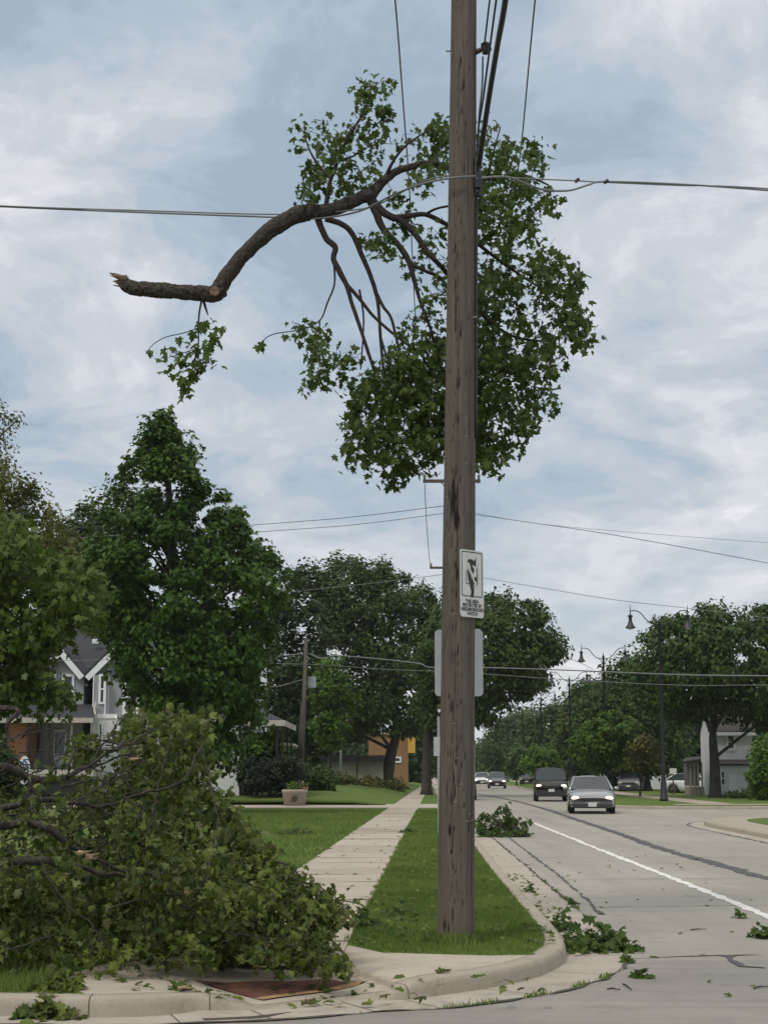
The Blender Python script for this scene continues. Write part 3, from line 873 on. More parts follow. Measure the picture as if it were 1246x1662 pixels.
# ================================================================== UTILITY POLE
YP = float(G(739, 1530, KH)[1])
pb, pt = P(739, 1530, YP), P(752.5, 0, YP)
axis = (pt-pb)/(pt[2]-pb[2])
def pole_c(z): return pb+axis*(z-pb[2])
def pole_r(z): return float(np.interp(z, [0.1, 0.5, 9.0, 14], [0.166, 0.160, 0.120, 0.100]))
pole = thing('utility_pole', 'tall weathered wooden utility pole with gouged surface on the corner grass', 'utility pole', (pb[0], pb[1], KH))
NS, NR = 112, 700
ZT = 12.8
zs = np.linspace(KH-0.05, ZT, NR); th = np.linspace(0, 2*np.pi, NS, endpoint=False)
TH, ZZ = np.meshgrid(th, zs)
disp = np.zeros_like(TH)
for k in range(26):  # long drying cracks
    t0 = rng.uniform(0, 6.28); z0 = rng.uniform(0, 11); ln = rng.uniform(0.6, 3.0); wv = rng.uniform(-.12, .12)
    dt = (TH-t0-wv*np.sin(ZZ*1.3)+np.pi) % (2*np.pi)-np.pi
    disp -= 0.010*np.exp(-(dt/0.03)**2)*np.exp(-((ZZ-z0)/ln)**4)
for k in range(620):  # gouges left by climbing spikes
    z0 = min(ZT, rng.gamma(1.6, 3.2)+0.2); t0 = rng.uniform(0, 6.28) if rng.random() < .45 else rng.normal(-1.95, 0.35)
    ln = rng.uniform(0.015, 0.055)*(1.7 if rng.random() < .2 else 1); wd_ = rng.uniform(0.014, 0.036); dp = rng.uniform(0.006, 0.02)
    m0 = np.searchsorted(zs, z0-4*ln); m1 = np.searchsorted(zs, z0+4*ln)
    if m1 <= m0: continue
    dt = (TH[m0:m1]-t0-(ZZ[m0:m1]-z0)*rng.uniform(-.4, .4)+np.pi) % (2*np.pi)-np.pi
    disp[m0:m1] -= dp*np.exp(-(dt/wd_)**2)*np.exp(-((ZZ[m0:m1]-z0)/ln)**2)
for (zc_, t0, ln, w_, dp) in ((3.98, -2.1, .12, .26, .016), (3.82, -1.8, .08, .2, .018), (4.15, -2.0, .14, .10, .009), (0.28, -2.3, .07, .2, .012), (2.1, -1.9, .18, .05, .012), (5.8, -2.0, .25, .07, .015)):
    dt = (TH-t0+np.pi) % (2*np.pi)-np.pi
    disp -= dp*np.exp(-(dt/w_)**2)*np.exp(-((ZZ-zc_)/ln)**2)
grain = np.array([[mnoise.noise(Vector((math.cos(t)*9, math.sin(t)*9, z*0.7))) for t in th] for z in zs[::14]])
gi = np.stack([np.interp(np.arange(NR), np.arange(0, NR, 14), grain[:, k]) for k in range(NS)], 1)
disp += 0.004*gi
rr = np.interp(zs, [0.1, 0.5, 9.0, 14], [0.168, 0.160, 0.120, 0.100])[:, None]+np.maximum(disp, -0.026)
ctr = np.array([pole_c(z) for z in zs])
PV = np.stack([ctr[:, 0:1]+rr*np.cos(TH), ctr[:, 1:2]+rr*np.sin(TH), ZZ], 2).reshape(-1, 3)-np.array(pole.location)
me = bpy.data.meshes.new('shaft')
fi = (np.arange(NR-1)[:, None]*NS+np.arange(NS)[None]); fj = (np.arange(NR-1)[:, None]*NS+(np.arange(NS)[None]+1) % NS)
F = np.stack([fi, fj, fj+NS, fi+NS], 2).reshape(-1)
nf = len(F)//4
me.vertices.add(len(PV)); me.vertices.foreach_set('co', PV.astype(np.float32).ravel())
me.loops.add(len(F)); me.loops.foreach_set('vertex_index', F.astype(np.int32))
me.polygons.add(nf); me.polygons.foreach_set('loop_start', np.arange(0, nf*4, 4, dtype=np.int32)); me.polygons.foreach_set('loop_total', np.full(nf, 4, np.int32))
me.update(calc_edges=True)
me.polygons.foreach_set('use_smooth', [True]*nf)
at = me.attributes.new('gouge_depth', 'FLOAT', 'POINT'); at.data.foreach_set('value', np.clip(-disp.ravel()/0.016, 0, 1).astype(np.float32))
m, nt, b = newmat('pole_wood')
an = nt.nodes.new('ShaderNodeAttribute'); an.attribute_name = 'gouge_depth'
v = coords(nt, 'Object', (44, 44, 1.0)); gn = noise_node(nt, 1.0, 7, 0.65, v, 0.25)
v2 = coords(nt, 'Object', (5, 5, 0.8)); gn2 = noise_node(nt, 1.0, 5, 0.6, v2)
v3 = coords(nt, 'Object', (60, 60, 5)); gn3 = noise_node(nt, 1.0, 4, 0.6, v3)
c0 = mixc(nt, rampf(nt, gn.outputs[0], 0.32, 0.68), (0.074, 0.064, 0.053), (0.148, 0.130, 0.108))
c0 = mixc(nt, rampf(nt, gn2.outputs[0], 0.42, 0.72, 0, .6), c0, (0.100, 0.083, 0.070))
c0 = mixc(nt, rampf(nt, gn3.outputs[0], 0.60, 0.72, 0, .75), c0, (0.035, 0.027, 0.022))
sx = nt.nodes.new('ShaderNodeSeparateXYZ'); link(nt, coords(nt), sx.inputs[0])
c0 = mixc(nt, rampf(nt, sx.outputs[2], 0.0, 1.0, .5, 0), c0, (0.17, 0.135, 0.105))
c0 = mixc(nt, rampf(nt, an.outputs['Fac'], 0.22, 0.8, 0, .96), c0, (0.014, 0.011, 0.009))  # colour goes near black with the depth of cracks and gouges
link(nt, c0, b.inputs['Base Color']); b.inputs['Roughness'].default_value = 0.9; b.inputs['Specular IOR Level'].default_value = 0.2
bump(nt, b, gn3.outputs[0], 0.5, 0.01)
me.materials.append(m)
sh = bpy.data.objects.new('shaft', me); COL.objects.link(sh); sh.parent = pole
# insulator bracket near the top
zi = float(P(780, 84, YP)[2]); ci = pole_c(zi); ri = pole_r(zi)
mb = MB(); mb.tube([ci+(ri*.9, -.03, -.02), ci+(ri+.05, -.05, 0), ci+(ri+.14, -.06, .0)], [.028, .024, .018], 8)
br = mb.build('bracket', M['woodgrey'], pole, True)
mb = MB(); mb.tube([ci+(-ri-.045, -.02, .0), ci+(-ri*.8, -.02, 0)], .012, 6); mb.build('bolt', M['steel'], pole, True)
mb = MB(); q = ci+(ri+.085, -.06, 0)
mb.lathe([(.018, -.05), (.035, -.045), (.022, -.02), (.04, -.005), (.024, .01), (.045, .025), (.046, .05), (.02, .068)], q, 12)
mb.build('insulator', M['wire'], br, True)
# clamps where cables land
zc = float(P(775, 290, YP)[2]); cc_ = pole_c(zc); rc = pole_r(zc)
mb = MB(); mb.box(cc_+(rc-.02, -.1, -.12), cc_+(rc+.035, -.02, .03)); mb.tube([cc_+(rc+.0, -.06, .16), cc_+(rc+.03, -.06, .02), cc_+(rc+.03, -.06, -.2)], .02, 8)
mb.build('cable_clamp', M['black'], pole)
mb = MB()
dpt = [P(772, 255, YP-.08), P(771, 300, YP-.09)]+[pole_c(z)+(pole_r(z)+.004, -.05, 0) for z in np.linspace(zc-.2, 4.6, 12)]
mb.tube(dpt, .011, 6); mb.build('riser_cable', M['wire'], pole, True)
for pxz, side in ((290, -1), (310, -1), (95, -1), (520, 1)):
    z = float(P(740, pxz, YP)[2]); q = pole_c(z)+(side*pole_r(z)*.8, -pole_r(z)*.6, 0)
    mb = MB(); mb.tube([q, q+(side*.03, -.02, .01)], .008, 5); mb.build('bolt', M['steel'], pole)

for k in range(16):
    z = rng.uniform(1.0, 4.6); a = rng.uniform(-2.6, -.6); q = pole_c(z)+np.array((math.cos(a), math.sin(a), 0))*(pole_r(z)+.001)
    mb = MB(); L_ = .012; tv = np.array((-math.sin(a), math.cos(a), rng.uniform(-.5, .5)))
    mb.tube([q-tv*L_, q+tv*L_], .0022, 5); mb.build('staple', M['steel'], pole)
# ================================================================== WIRES
def wire(label, pts, r, mat='wire', per=8, name='overhead_wire', group='overhead wires'):
    mb = MB(); mb.tube(cat_rom(pts, per), r, 5)
    o = mb.build(name, M[mat], None, True)
    return tag(o, label, 'wire', group)
YW = 16.0
wire('thick black cable bundle running down to the pole from above', [P(850, -220, 9.8), P(820, 0, 11.5), P(806, 80, 12.4), P(790, 180, 13.6), P(777, 270, YP-.05), P(774, 292, YP-.02)], .026)
wire('thin cable from the insulator rising out of the frame', [P(812, -150, 12.6), P(795, -5, 13.6), P(785.5, 76, YP-.06)], .009)
wire('slack black line joining the cable clamp beside the thick bundle', [P(826, -150, 11.6), P(805, 0, 12.6), P(793, 90, 13.3), P(783, 165, 13.8), P(776, 210, YP-.03), P(774, 262, YP-.03)], .010)
wire('short drop wire hanging below the insulator', [P(783, 92, YP-.05), P(782, 140, YP-.05), P(777, 190, YP-.04), P(776, 240, YP-.05)], .009)
wire('upper power line passing left of the tall pole', [P(688, 782, 60), P(672, 480, 36), P(665, 320, 28), P(655, 180, 24), P(641, 0, 20.3), P(615, -260, 16.5)], .012)
wire('upper power line passing right of the tall pole', [P(775, 786, 60), P(815, 480, 36), P(833, 330, 28.5), P(846, 232, 25.5), P(868, 0, 20.3), P(900, -260, 16.5)], .012)
wire('service cable from the left under the hanging limb up to the pole', [P(-420, 315, 17.6), P(0, 335, 17.0), P(240, 345, 16.6), P(420, 351.5, 16.28), P(500, 355, 16.02), P(545, 351, 15.8), P(590, 340, 15.5), P(640, 315, 14.9), P(690, 297, 14.3), P(732, 289, YP-.19), P(772, 286, YP-.16)], .011, 'wiregrey')
wire('second service cable just above the first left of the limb', [P(-420, 314, 17.5), P(0, 334, 16.9), P(240, 342, 16.7), P(420, 347.5, 16.5), P(500, 346, 16.35), P(600, 336, 15.4), P(680, 297, 14.6), P(726, 285, YP-.02)], .008, 'wiregrey')
wire('service cable sagging right of the pole then kinking up', [P(773, 290, YP-.1), P(805, 287, 14.4), P(830, 289, 14.5), P(865, 303, 14.7), P(890, 309, 14.8), P(925, 309, 15), P(955, 300, 15.2), P(982, 295, 15.4), P(1100, 299, 16), P(1246, 309, 16.8), P(1700, 345, 19)], .011, 'wiregrey')
wire('taut messenger wire right of the pole', [P(773, 288, YP+.1), P(800, 287.5, 14.5), P(880, 291, 14.8), P(936, 293.5, 15.1), P(982, 296, 15.4), P(1100, 301, 16), P(1246, 306, 16.8), P(1700, 340, 19)], .007, 'wiregrey')
for a, b, x in ((936, 293.5, 15.1), (983, 295.5, 15.38)):
    mb = MB(); q = P(a, b, x); mb.tube([q+(-.02, 0, -.01), q+(.02, 0, .02)], .018, 6); tag(mb.build('wire_clip', M['wire']), 'small clip on the wire near the tree' if a == 936 else 'small clip where the sagging cable meets the wire', 'clip', 'wire clips')
wire('upper far wire across the sky left of the pole', [P(-300, 905, 80), P(425, 851, 67), P(580, 838, 63), P(728, 820, 60)], .016, 'wiregrey')
wire('lower far wire across the sky left of the pole', [P(-300, 915, 80), P(425, 863, 67), P(580, 851, 63), P(728, 832, 60)], .014, 'wiregrey')
wire('far wire falling to the right behind the pole', [P(735, 830, 60), P(860, 848, 58), P(1000, 869, 55), P(1246, 914, 50), P(1500, 965, 46)], .014, 'wiregrey')
wire('faint upper far wire falling to the right', [P(735, 826, 60), P(860, 848, 62), P(1000, 862, 64), P(1246, 881, 67), P(1500, 900, 70)], .008, 'wiregrey')
wire('far wire above the elm left of the pole', [P(300, 985, 100), P(480, 960, 93), P(600, 947, 89), P(738, 930, 86)], .017, 'wiregrey')
wire('far wire sloping down above the right hand trees', [P(738, 930, 86), P(860, 951, 84), P(1000, 974, 82), P(1130, 989, 80), P(1500, 1035, 76)], .016, 'wiregrey')
wire('pale service cable from the short pole across the road', [P(430, 1070, 73), P(445, 1066, 73.5), P(495, 1061, 75), P(505, 1062, 75), P(518, 1068, 74.6), P(530, 1068, 74.4), P(545, 1064, 74), P(620, 1070, 72), P(680, 1077, 70.5), P(697, 1083, 70), P(760, 1083, 69), P(900, 1087, 66), P(1100, 1095, 62), P(1246, 1097, 60), P(1600, 1100, 55)], .026, 'wiregrey', 5)
wire('thin lower service wire across the road', [P(300, 1076, 74), P(495, 1078, 75), P(620, 1086, 72), P(760, 1092, 69), P(900, 1102, 66), P(1100, 1112, 62), P(1246, 1112, 60), P(1600, 1116, 55)], .012, 'wiregrey')
wire('slack wire from the short pole to the house porch', [P(430, 1116, 74), P(455, 1113, 74.3), P(492, 1103, 75)], .02, 'wiregrey')
wire('pair of thin wires in front of the gable roofs', [P(-100, 1070, 74), P(100, 1072, 73), P(250, 1070, 73), P(430, 1073, 73)], .012, 'wiregrey')
wire('thin drop between the two far crossarms', [P(689, 785, 60), P(692, 850, 66), P(696, 900, 78), P(698, 920, 86)], .016, 'wiregrey')
wire('thin wire high over the avenue', [P(905, 1062, 120), P(935, 1073, 115), P(960, 1085, 110)], .02, 'wiregrey')

# far poles with crossarms
def far_pole(label, px, ytop, ybase, Y, arms):
    b0 = P(px, ybase, Y); b0[2] = KH
    t = thing('utility_pole', label, 'utility pole', b0, 0, 'far utility poles')
    mb = MB(); mb.tube([b0+(0, 0, -.05), P(px, ytop, Y)], [.15, .11], 10); mb.build('shaft', M['woodgrey'], t, True)
    for (xa, xb, ya) in arms:
        a, b_ = P(xa, ya, Y), P(xb, ya+2, Y)
        mb = MB(); mb.box((a[0], Y-.2, a[2]-.06), (b_[0], Y-.1, a[2]+.06))
        m_ = P((xa+xb)/2, ya, Y)
        mb.tube([(a[0]+.7, Y-.12, a[2]-.05), (m_[0], Y-.12, a[2]-.55)], .02, 5); mb.tube([(b_[0]-.7, Y-.12, a[2]-.05), (m_[0], Y-.12, a[2]-.55)], .02, 5)
        ar = mb.build('crossarm', M['woodgrey'], t)
        for f in (0.03, 0.97):
            x = a[0]+(b_[0]-a[0])*f
            mb = MB(); mb.lathe([(.02, 0), (.06, .04), (.03, .08), (.07, .12), (.03, .2)], (x, Y-.15, a[2]+.06), 8); mb.build('insulator', M['wiregrey'], ar, True)
far_pole('nearer far utility pole with wide crossarm hidden behind the tall pole', 731, 765, 1315, 60, [(686, 779, 782)])
far_pole('farther utility pole with crossarm hidden behind the tall pole', 736, 912, 1297, 86, [(697, 777, 922)])
# short leaning wooden pole by the house
b0 = P(487.5, 1300, 75); b0[2] = KH
t = thing('wooden_pole', 'short leaning wooden service pole beside the house porch', 'utility pole', b0)
mb = MB(); mb.tube([b0, P(497, 1036, 75)], [.115, .085], 10); mb.build('shaft', M['woodgrey'], t, True)
mb = MB(); q0 = P(500, 1098, 75.3); q1 = P(513, 1116, 75.3); mb.box((q0[0], 75.25, q1[2]), (q1[0], 75.3, q0[2])); mb.build('panel', M['steel'], t)
mb = MB(); mb.tube([b0+(-.25, 0.3, 0), P(490, 1140, 75.2)], .06, 6); mb.build('brace', M['woodgrey'], t)

# ================================================================== SIGNS
SZ0, SZ1 = float(P(765, 1002, YP-.12)[2]), float(P(765, 893, YP-.12)[2])
ang = R(44); nz = np.array((math.sin(ang), -math.cos(ang), 0)); zc = (SZ0+SZ1)/2
sc_ = pole_c(zc)+nz*(pole_r(zc)+.012); SW, SH = 0.305, SZ1-SZ0
sg = thing('neighborhood_watch_sign', 'white neighborhood watch sign with black burglar pictogram on the tall pole', 'sign', sc_, ang)
def rrect(w, h, r, z0=0.0, n=5):
    out = []
    for cx, cz, a0 in ((w/2-r, h/2-r, 0), (-w/2+r, h/2-r, 90), (-w/2+r, -h/2+r, 180), (w/2-r, -h/2+r, 270)):
        for k in range(n+1):
            a = R(a0+90*k/n); out.append((cx+r*math.cos(a), cz+r*math.sin(a)+z0))
    return out
def plate(poly, y0, y1):
    mb = MB(); mb.prism([(x, y0, z) for x, z in poly], (0, y1-y0, 0)); return mb
plate(rrect(SW, SH, .03), 0.0, -.003).build('panel', M['signwhite'], sg, local=True)
# border frame round the pictogram: ring
fw, fh, fz = .272, .405, .085
o_, i_ = rrect(fw, fh, .02, fz), rrect(fw-.016, fh-.016, .014, fz)
mb = MB(); k = len(o_); mb.add([(x, -.0045, z) for x, z in o_]+[(x, -.0045, z) for x, z in i_], [(j, (j+1) % k, k+(j+1) % k, k+j) for j in range(k)])
mb.build('border', M['signblack'], sg, local=True)
mb = MB()
def pg(pts, y=-.005): mb.prism([(x, y, z+.06) for x, z in pts], (0, -.0015, 0))
s = 1.0
pg([(-.075, .055), (-.07, .06), (-.07, -.06), (-.075, -.06)]); pg([(.065, .09), (.072, .09), (.072, -.07), (.065, -.07)])
pg([(-.075, -.06), (-.04, -.06), (-.04, -.066), (-.075, -.066)])
pg([(-.055, .150), (-.035, .160), (.005, .158), (.02, .140), (.045, .168), (.055, .165), (.05, .125), (.055, .105), (.035, .10), (.02, .115), (-.002, .10), (.015, .085), (.03, .075), (.02, .03), (-.01, .06), (-.02, .10), (-.03, .128), (-.055, .128)])
pg([(-.06, .07), (-.045, .055), (.0, -.02), (.025, -.055), (.02, -.075), (.025, -.13), (.012, -.185), (-.02, -.18), (-.012, -.13), (-.03, -.07), (-.045, -.03), (-.055, .02)])
pg([(.03, .0), (.055, .005), (.06, -.035), (.035, -.03), (.028, -.015)])
pg([(-.075, .185), (-.055, .19), (-.06, .18)]); pg([(.05, .185), (.07, .17), (.055, .178)])
mb.build('pictogram', M['signblack'], sg, local=True)
mb = MB(); pg([(-.062, .108), (-.048, .118), (.062, -.085), (.048, -.092)], -.0068); mb.build('slash', M['signwhite'], sg, local=True)
fc = bpy.data.curves.new('lettering', 'FONT'); fc.body = "THIS AREA\nPROTECTED BY\nNEIGHBORHOOD\nWATCH"
fc.align_x = 'CENTER'; fc.align_y = 'CENTER'; fc.size = .043; fc.space_line = .86; fc.extrude = .0006; fc.offset = .0012
fo = bpy.data.objects.new('lettering', fc); COL.objects.link(fo); fo.parent = sg; fo.location = (0, -.0045, -.215); fo.rotation_euler = (R(90), 0, 0); fo.scale = (.83, 1, 1)
fc.materials.append(M['signblack'])
dg = bpy.context.evaluated_depsgraph_get()
lme = bpy.data.meshes.new_from_object(fo.evaluated_get(dg)); lo_ = bpy.data.objects.new('lettering', lme); COL.objects.link(lo_); lo_.parent = sg
lo_.location = fo.location; lo_.rotation_euler = fo.rotation_euler; lo_.scale = fo.scale
bpy.data.objects.remove(fo); lo_.name = 'lettering'
for z in (SH/2-.02, -SH/2+.02):
    mb = MB(); mb.lathe([(.001, -.006), (.008, -.005), (.009, 0)], (0, 0, 0), 8)
    o = mb.build('bolt', M['steel'], sg, True, True); o.location = (0, -.004, z); o.rotation_euler = (R(90), 0, 0)
# sign seen from behind on its post
YS = 19.0
q0, q1 = P(705, 1022, YS), P(784, 1130, YS); cs = (q0+q1)/2
t = thing('road_sign', 'grey back of a tall rounded road sign on a post behind the pole', 'sign', (cs[0], YS, KH))
mb = MB(); mb.prism([(cs[0]+x, YS, cs[2]+z) for x, z in rrect(q1[0]-q0[0], q0[2]-q1[2], .05)], (0, .004, 0)); mb.build('panel', M['signback'], t)
mb = MB(); mb.box((cs[0]-.028, YS-.03, KH-.1), (cs[0]+.028, YS-.003, q0[2]-.05)); mb.build('post', M['steel'], t)
YS = 38.0
q = G(711.5, 1252+1.47*2584/YS, KH)
t = thing('road_sign', 'small grey sign on a slim steel post peeking out left of the pole', 'sign', (P(711.5, 1300, YS)[0], YS, KH))
x0 = P(711.5, 1200, YS)[0]
mb = MB(); mb.box((x0-.03, YS, KH-.1), (x0+.03, YS+.03, P(700, 1163, YS)[2])); mb.build('post', M['steel'], t)
a, b = P(703.5, 1196, YS-.05), P(722, 1227, YS-.05); mb = MB(); mb.box((a[0], YS-.02, b[2]), (b[0], YS-.004, a[2])); mb.build('panel', M['signback'], t)

# ================================================================== HANGING BROKEN BRANCH
YB = 16.0
def pl_(pts, Y0=YB):
    return [P(p[0], p[1], p[3] if len(p) > 3 else Y0) for p in pts], [p[2]/ppm(p[3] if len(p) > 3 else Y0) for p in pts]
hb0 = P(490, 348, YB)
hb = thing('broken_branch', 'large torn maple limb with foliage hanging across the service wires', 'broken branch', hb0)
mainA = [(200, 458, 10), (206, 463, 12.5), (222, 468, 13.5), (245, 470, 13), (262, 471, 14), (285, 473, 13), (310, 475, 13.5), (335, 477, 14.5), (348, 476, 15), (360, 472, 13)]
main = [(343, 480, 9), (352, 474, 14), (362, 458, 14), (388, 422, 13), (410, 399, 13.5), (440, 373, 14.5), (468, 355, 14.5), (488, 348, 15.5), (497, 346, 15), (503, 344, 12.5),
        (530, 342, 12), (560, 332, 12), (585, 320, 11), (602, 315, 11.5), (618, 298, 8.5), (640, 281, 7), (670, 269, 6), (700, 265, 5, 16.1), (735, 276, 4.5, 16.3), (790, 290, 3.5, 16.6), (850, 285, 2.5, 16.8), (890, 300, 1.5, 16.9)]
skel = []
def add_limb(mb, pts, n=8, per=5, rough=0.0, wob=0.0):
    p, r = pl_(pts); arr = np.array([np.r_[a, b] for a, b in zip(p, r)])
    c = np.array(cat_rom(arr, per)); rad = np.maximum(c[:, 3], .0015)
    if wob:
        for i in range(len(c)):
            q = c[i, :3].copy(); c[i, :3] += wob*np.array([mnoise.noise(Vector(q*3.1)+Vector((k*17, 0, 0)))+.5*mnoise.noise(Vector(q*9)+Vector((k*31, 0, 0))) for k in range(3)])
    if rough:
        for i in range(len(c)): rad[i] *= 1+rough*mnoise.noise(Vector(c[i, :3]*6)); c[i, :3] += rand_unit(1)[0]*rad[i]*rough*.5
    mb.tube(list(c[:, :3]), list(rad), n)
    skel.extend([tuple(x) for x in c]); return c
mb = MB(); add_limb(mb, mainA, 28, 8, .05, .012); cmain = add_limb(mb, main, 28, 8, .05, .012)
mb.v = [tuple(np.array(v)+np.array((0, 0, 0))) for v in mb.v]
fur = []
for k, v in enumerate(mb.v):
    ringi = k % 28; a_ = ringi*2*math.pi/28; st = k//28
    fur.append(mnoise.noise(Vector((math.cos(a_)*3.2, math.sin(a_)*3.2, st*.22)))+.6*mnoise.noise(Vector((math.cos(a_)*7, math.sin(a_)*7, st*.6))))
for r_ in range(len(mb.v)//28):
    q_ = np.array(mb.v[r_*28:(r_+1)*28]); ce = q_.mean(0)
    for k in range(28): mb.v[r_*28+k] = tuple(ce+(q_[k]-ce)*(.94+.13*fur[r_*28+k]))
# knots and bark ridges
for k in (55, 62, 74, 90):
    if k < len(cmain):
        q = cmain[k]; mb.tube([q[:3], q[:3]+np.array((.0, -.02, .0))+rand_unit(1)[0]*q[3]*.9], [q[3]*.7, q[3]*.35], 7)
mb.build('limb', M['limb'], hb, True)
# torn ends
mb = MB(); q0, _ = pl_([(198, 456, 1)]); q0 = q0[0]
for k in range(34):
    a = rng.uniform(0, 6.28); o = np.array((0, math.cos(a), math.sin(a)))*.065*rng.uniform(.2, 1)
    L_ = .03+.10*rng.random()**2
    mb.tube([q0+o+(.05, 0, 0), q0+o+(-L_*.5, 0, .01), q0+o+(-L_, 0, .02)], [.014, .008, .0015], 5)
mb.tube([P(206, 456, YB), P(195, 450, YB), P(186, 446, YB), P(178, 443, YB)], [.045, .032, .02, .004], 7)
mb.build('torn_end', M['rawwood'], hb)
mb = MB(); q = P(349, 474, YB-.07)
mb.lathe([(.001, 0), (.035, .01), (.055, .02), (.05, .035), (.03, .03), (.001, .022)], (0, 0, 0), 12)
o = mb.build('knot_scar', M['rawwood'], hb, True, True); o.location = Vector(q)-hb.location; o.rotation_euler = (R(90), 0, 0)
mb = MB()
for pts in (
    [(516, 356, 6), (522, 372, 5.5), (530, 388, 5.5), (544, 402, 5.2), (541, 420, 5), (552, 443, 5), (563, 465, 4.2), (570, 490, 3.6), (582, 525, 3.2), (595, 565, 3), (606, 600, 2.4), (612, 640, 1.6)],
    [(563, 462, 3.6), (585, 487, 3), (605, 512, 2.8), (630, 535, 2.5), (655, 555, 2.2), (682, 575, 1.6), (710, 620, 1.2)],
    [(542, 430, 2), (542.5, 462, 1.6), (531, 492, 1.5), (519, 520, 1.2), (488, 535, 1), (445, 542, .9), (428, 552, .8), (421, 562, .7)],
    [(519, 520, 1.2), (516, 560, .9), (505, 600, .7)],
    [(528, 355, 5.5), (555, 364, 5), (572, 380, 4.8), (585, 410, 4.4), (598, 440, 4), (609, 472, 3.8), (614, 500, 3), (617, 545, 2.8), (620, 580, 2.5), (624, 620, 2)],
    [(610, 475, 3.2), (622, 498, 2.8), (634, 515, 2.6), (642, 545, 2.3), (651, 585, 2), (660, 640, 1.4)],
    [(617, 545, 2), (628, 580, 1.8), (645, 605, 1.4)], [(583, 470, 2), (590, 520, 1.6), (585, 600, 1.2)],
    [(600, 322, 8), (610, 345, 7), (622, 372, 6), (645, 396, 5.4), (662, 422, 4.8), (671, 452, 4), (682, 490, 3), (697, 530, 2.5), (715, 590, 2, 16.2), (735, 660, 1.5, 16.4)],
    [(604, 325, 7), (625, 347, 6.5), (650, 358, 6), (672, 378, 5.5), (688, 402, 5), (705, 422, 4.4), (722, 440, 4, 16.2), (770, 500, 3.2, 16.4), (830, 545, 2.6, 16.6), (900, 555, 1.6, 16.7)],
    [(668, 430, 3.5), (690, 440, 3.2), (722, 460, 3, 16.2), (760, 540, 2.2, 16.5), (800, 620, 1.6, 16.7)],
    [(640, 353, 5), (665, 350, 4.6), (690, 348, 4.2), (715, 359, 4, 16.1), (760, 385, 3.4, 16.3), (820, 430, 2.6, 16.6), (880, 470, 1.6, 16.7)],
    [(690, 348, 2.6), (710, 338, 2.2), (740, 335, 2, 16.2), (800, 345, 1.4, 16.5)],
    [(528, 342, 5), (532, 312, 4), (537, 290, 3.5), (548, 262, 3, 15.9), (563, 225, 2.4, 15.8), (588, 185, 1.8, 15.8), (604, 142, 1.1, 15.8)],
    [(537, 290, 3), (520, 272, 2.4, 16.1), (503, 245, 1.6, 16.2), (492, 212, 1, 16.2)],
    [(548, 262, 2), (570, 255, 1.6), (595, 240, 1.2)],
    [(625, 290, 4), (638, 262, 2.6, 15.9), (660, 235, 2, 15.8), (700, 208, 1.2, 15.8)],
    [(790, 290, 2.4, 16.6), (800, 250, 1.6, 16.5), (812, 205, 1, 16.4)]):
    add_limb(mb, pts, 7, 5, .1)
mb.build('side_branches', M['twig'], hb, True)
def clusters_to_leaves(zones, depth_fn, lp, cr, lf, mat, root, skel, twig_r, name='foliage', upb=.5, camb=.3, jit=.25, twmat='twig', tmpl=T_MAPLE, tintc=.42):
    cs = []
    for poly, n in zones:
        q = sample_poly(poly, n, 8)
        for a, b in q: cs.append(P(a, b, depth_fn(a, b)))
    cs = np.array(cs)
    # join every cluster to the nearest branch point that is already joined
    nodes = np.array([s_[:3] for s_ in skel]); d0 = np.array([np.min(np.linalg.norm(nodes-c, axis=1)) for c in cs])
    mb = MB(); order = np.argsort(d0)
    for i in order:
        c = cs[i]; d = np.linalg.norm(nodes-c, axis=1); j = int(np.argmin(d+0.15*(nodes[:, 2] < c[2]-.4)))
        a = nodes[j]; L = d[j]
        mid = (a+c)/2+rand_unit(1)[0]*L*.15+np.array((0, 0, .08*L))
        pp = cat_rom([a, mid, c], 3)
        mb.tube(pp, [twig_r*(1.3-.8*k/(len(pp)-1)) for k in range(len(pp))], 4, False)
        nodes = np.vstack([nodes, mid, c])
    mb.build('twigs', M[twmat], root, True)['kind'] = 'stuff'
    k = rng.poisson(lp, len(cs))+1; idx = np.repeat(np.arange(len(cs)), k); n = len(idx)
    off = rand_ball(n, .45)*cr*rng.uniform(.6, 1.3, (n, 1)); off[:, 2] -= .03
    pts = cs[idx]+off
    nor = rand_unit(n)+np.array((0, -camb, upb))+.5*nrm(off)
    tip = rand_unit(n)*.8+np.array((0, 0, -.9))+.5*nrm(off)
    tint = np.clip(rng.normal(tintc, .18, len(cs))[idx]+rng.normal(0, jit*.7, n), 0, 1)
    return leaf_mesh(name, tmpl, pts, nor, tip, lf*rng.uniform(.5, 1.3, n), tint, M[mat], root, 1.0, 3.6 if mat == 'maplewilt' else 2.4)
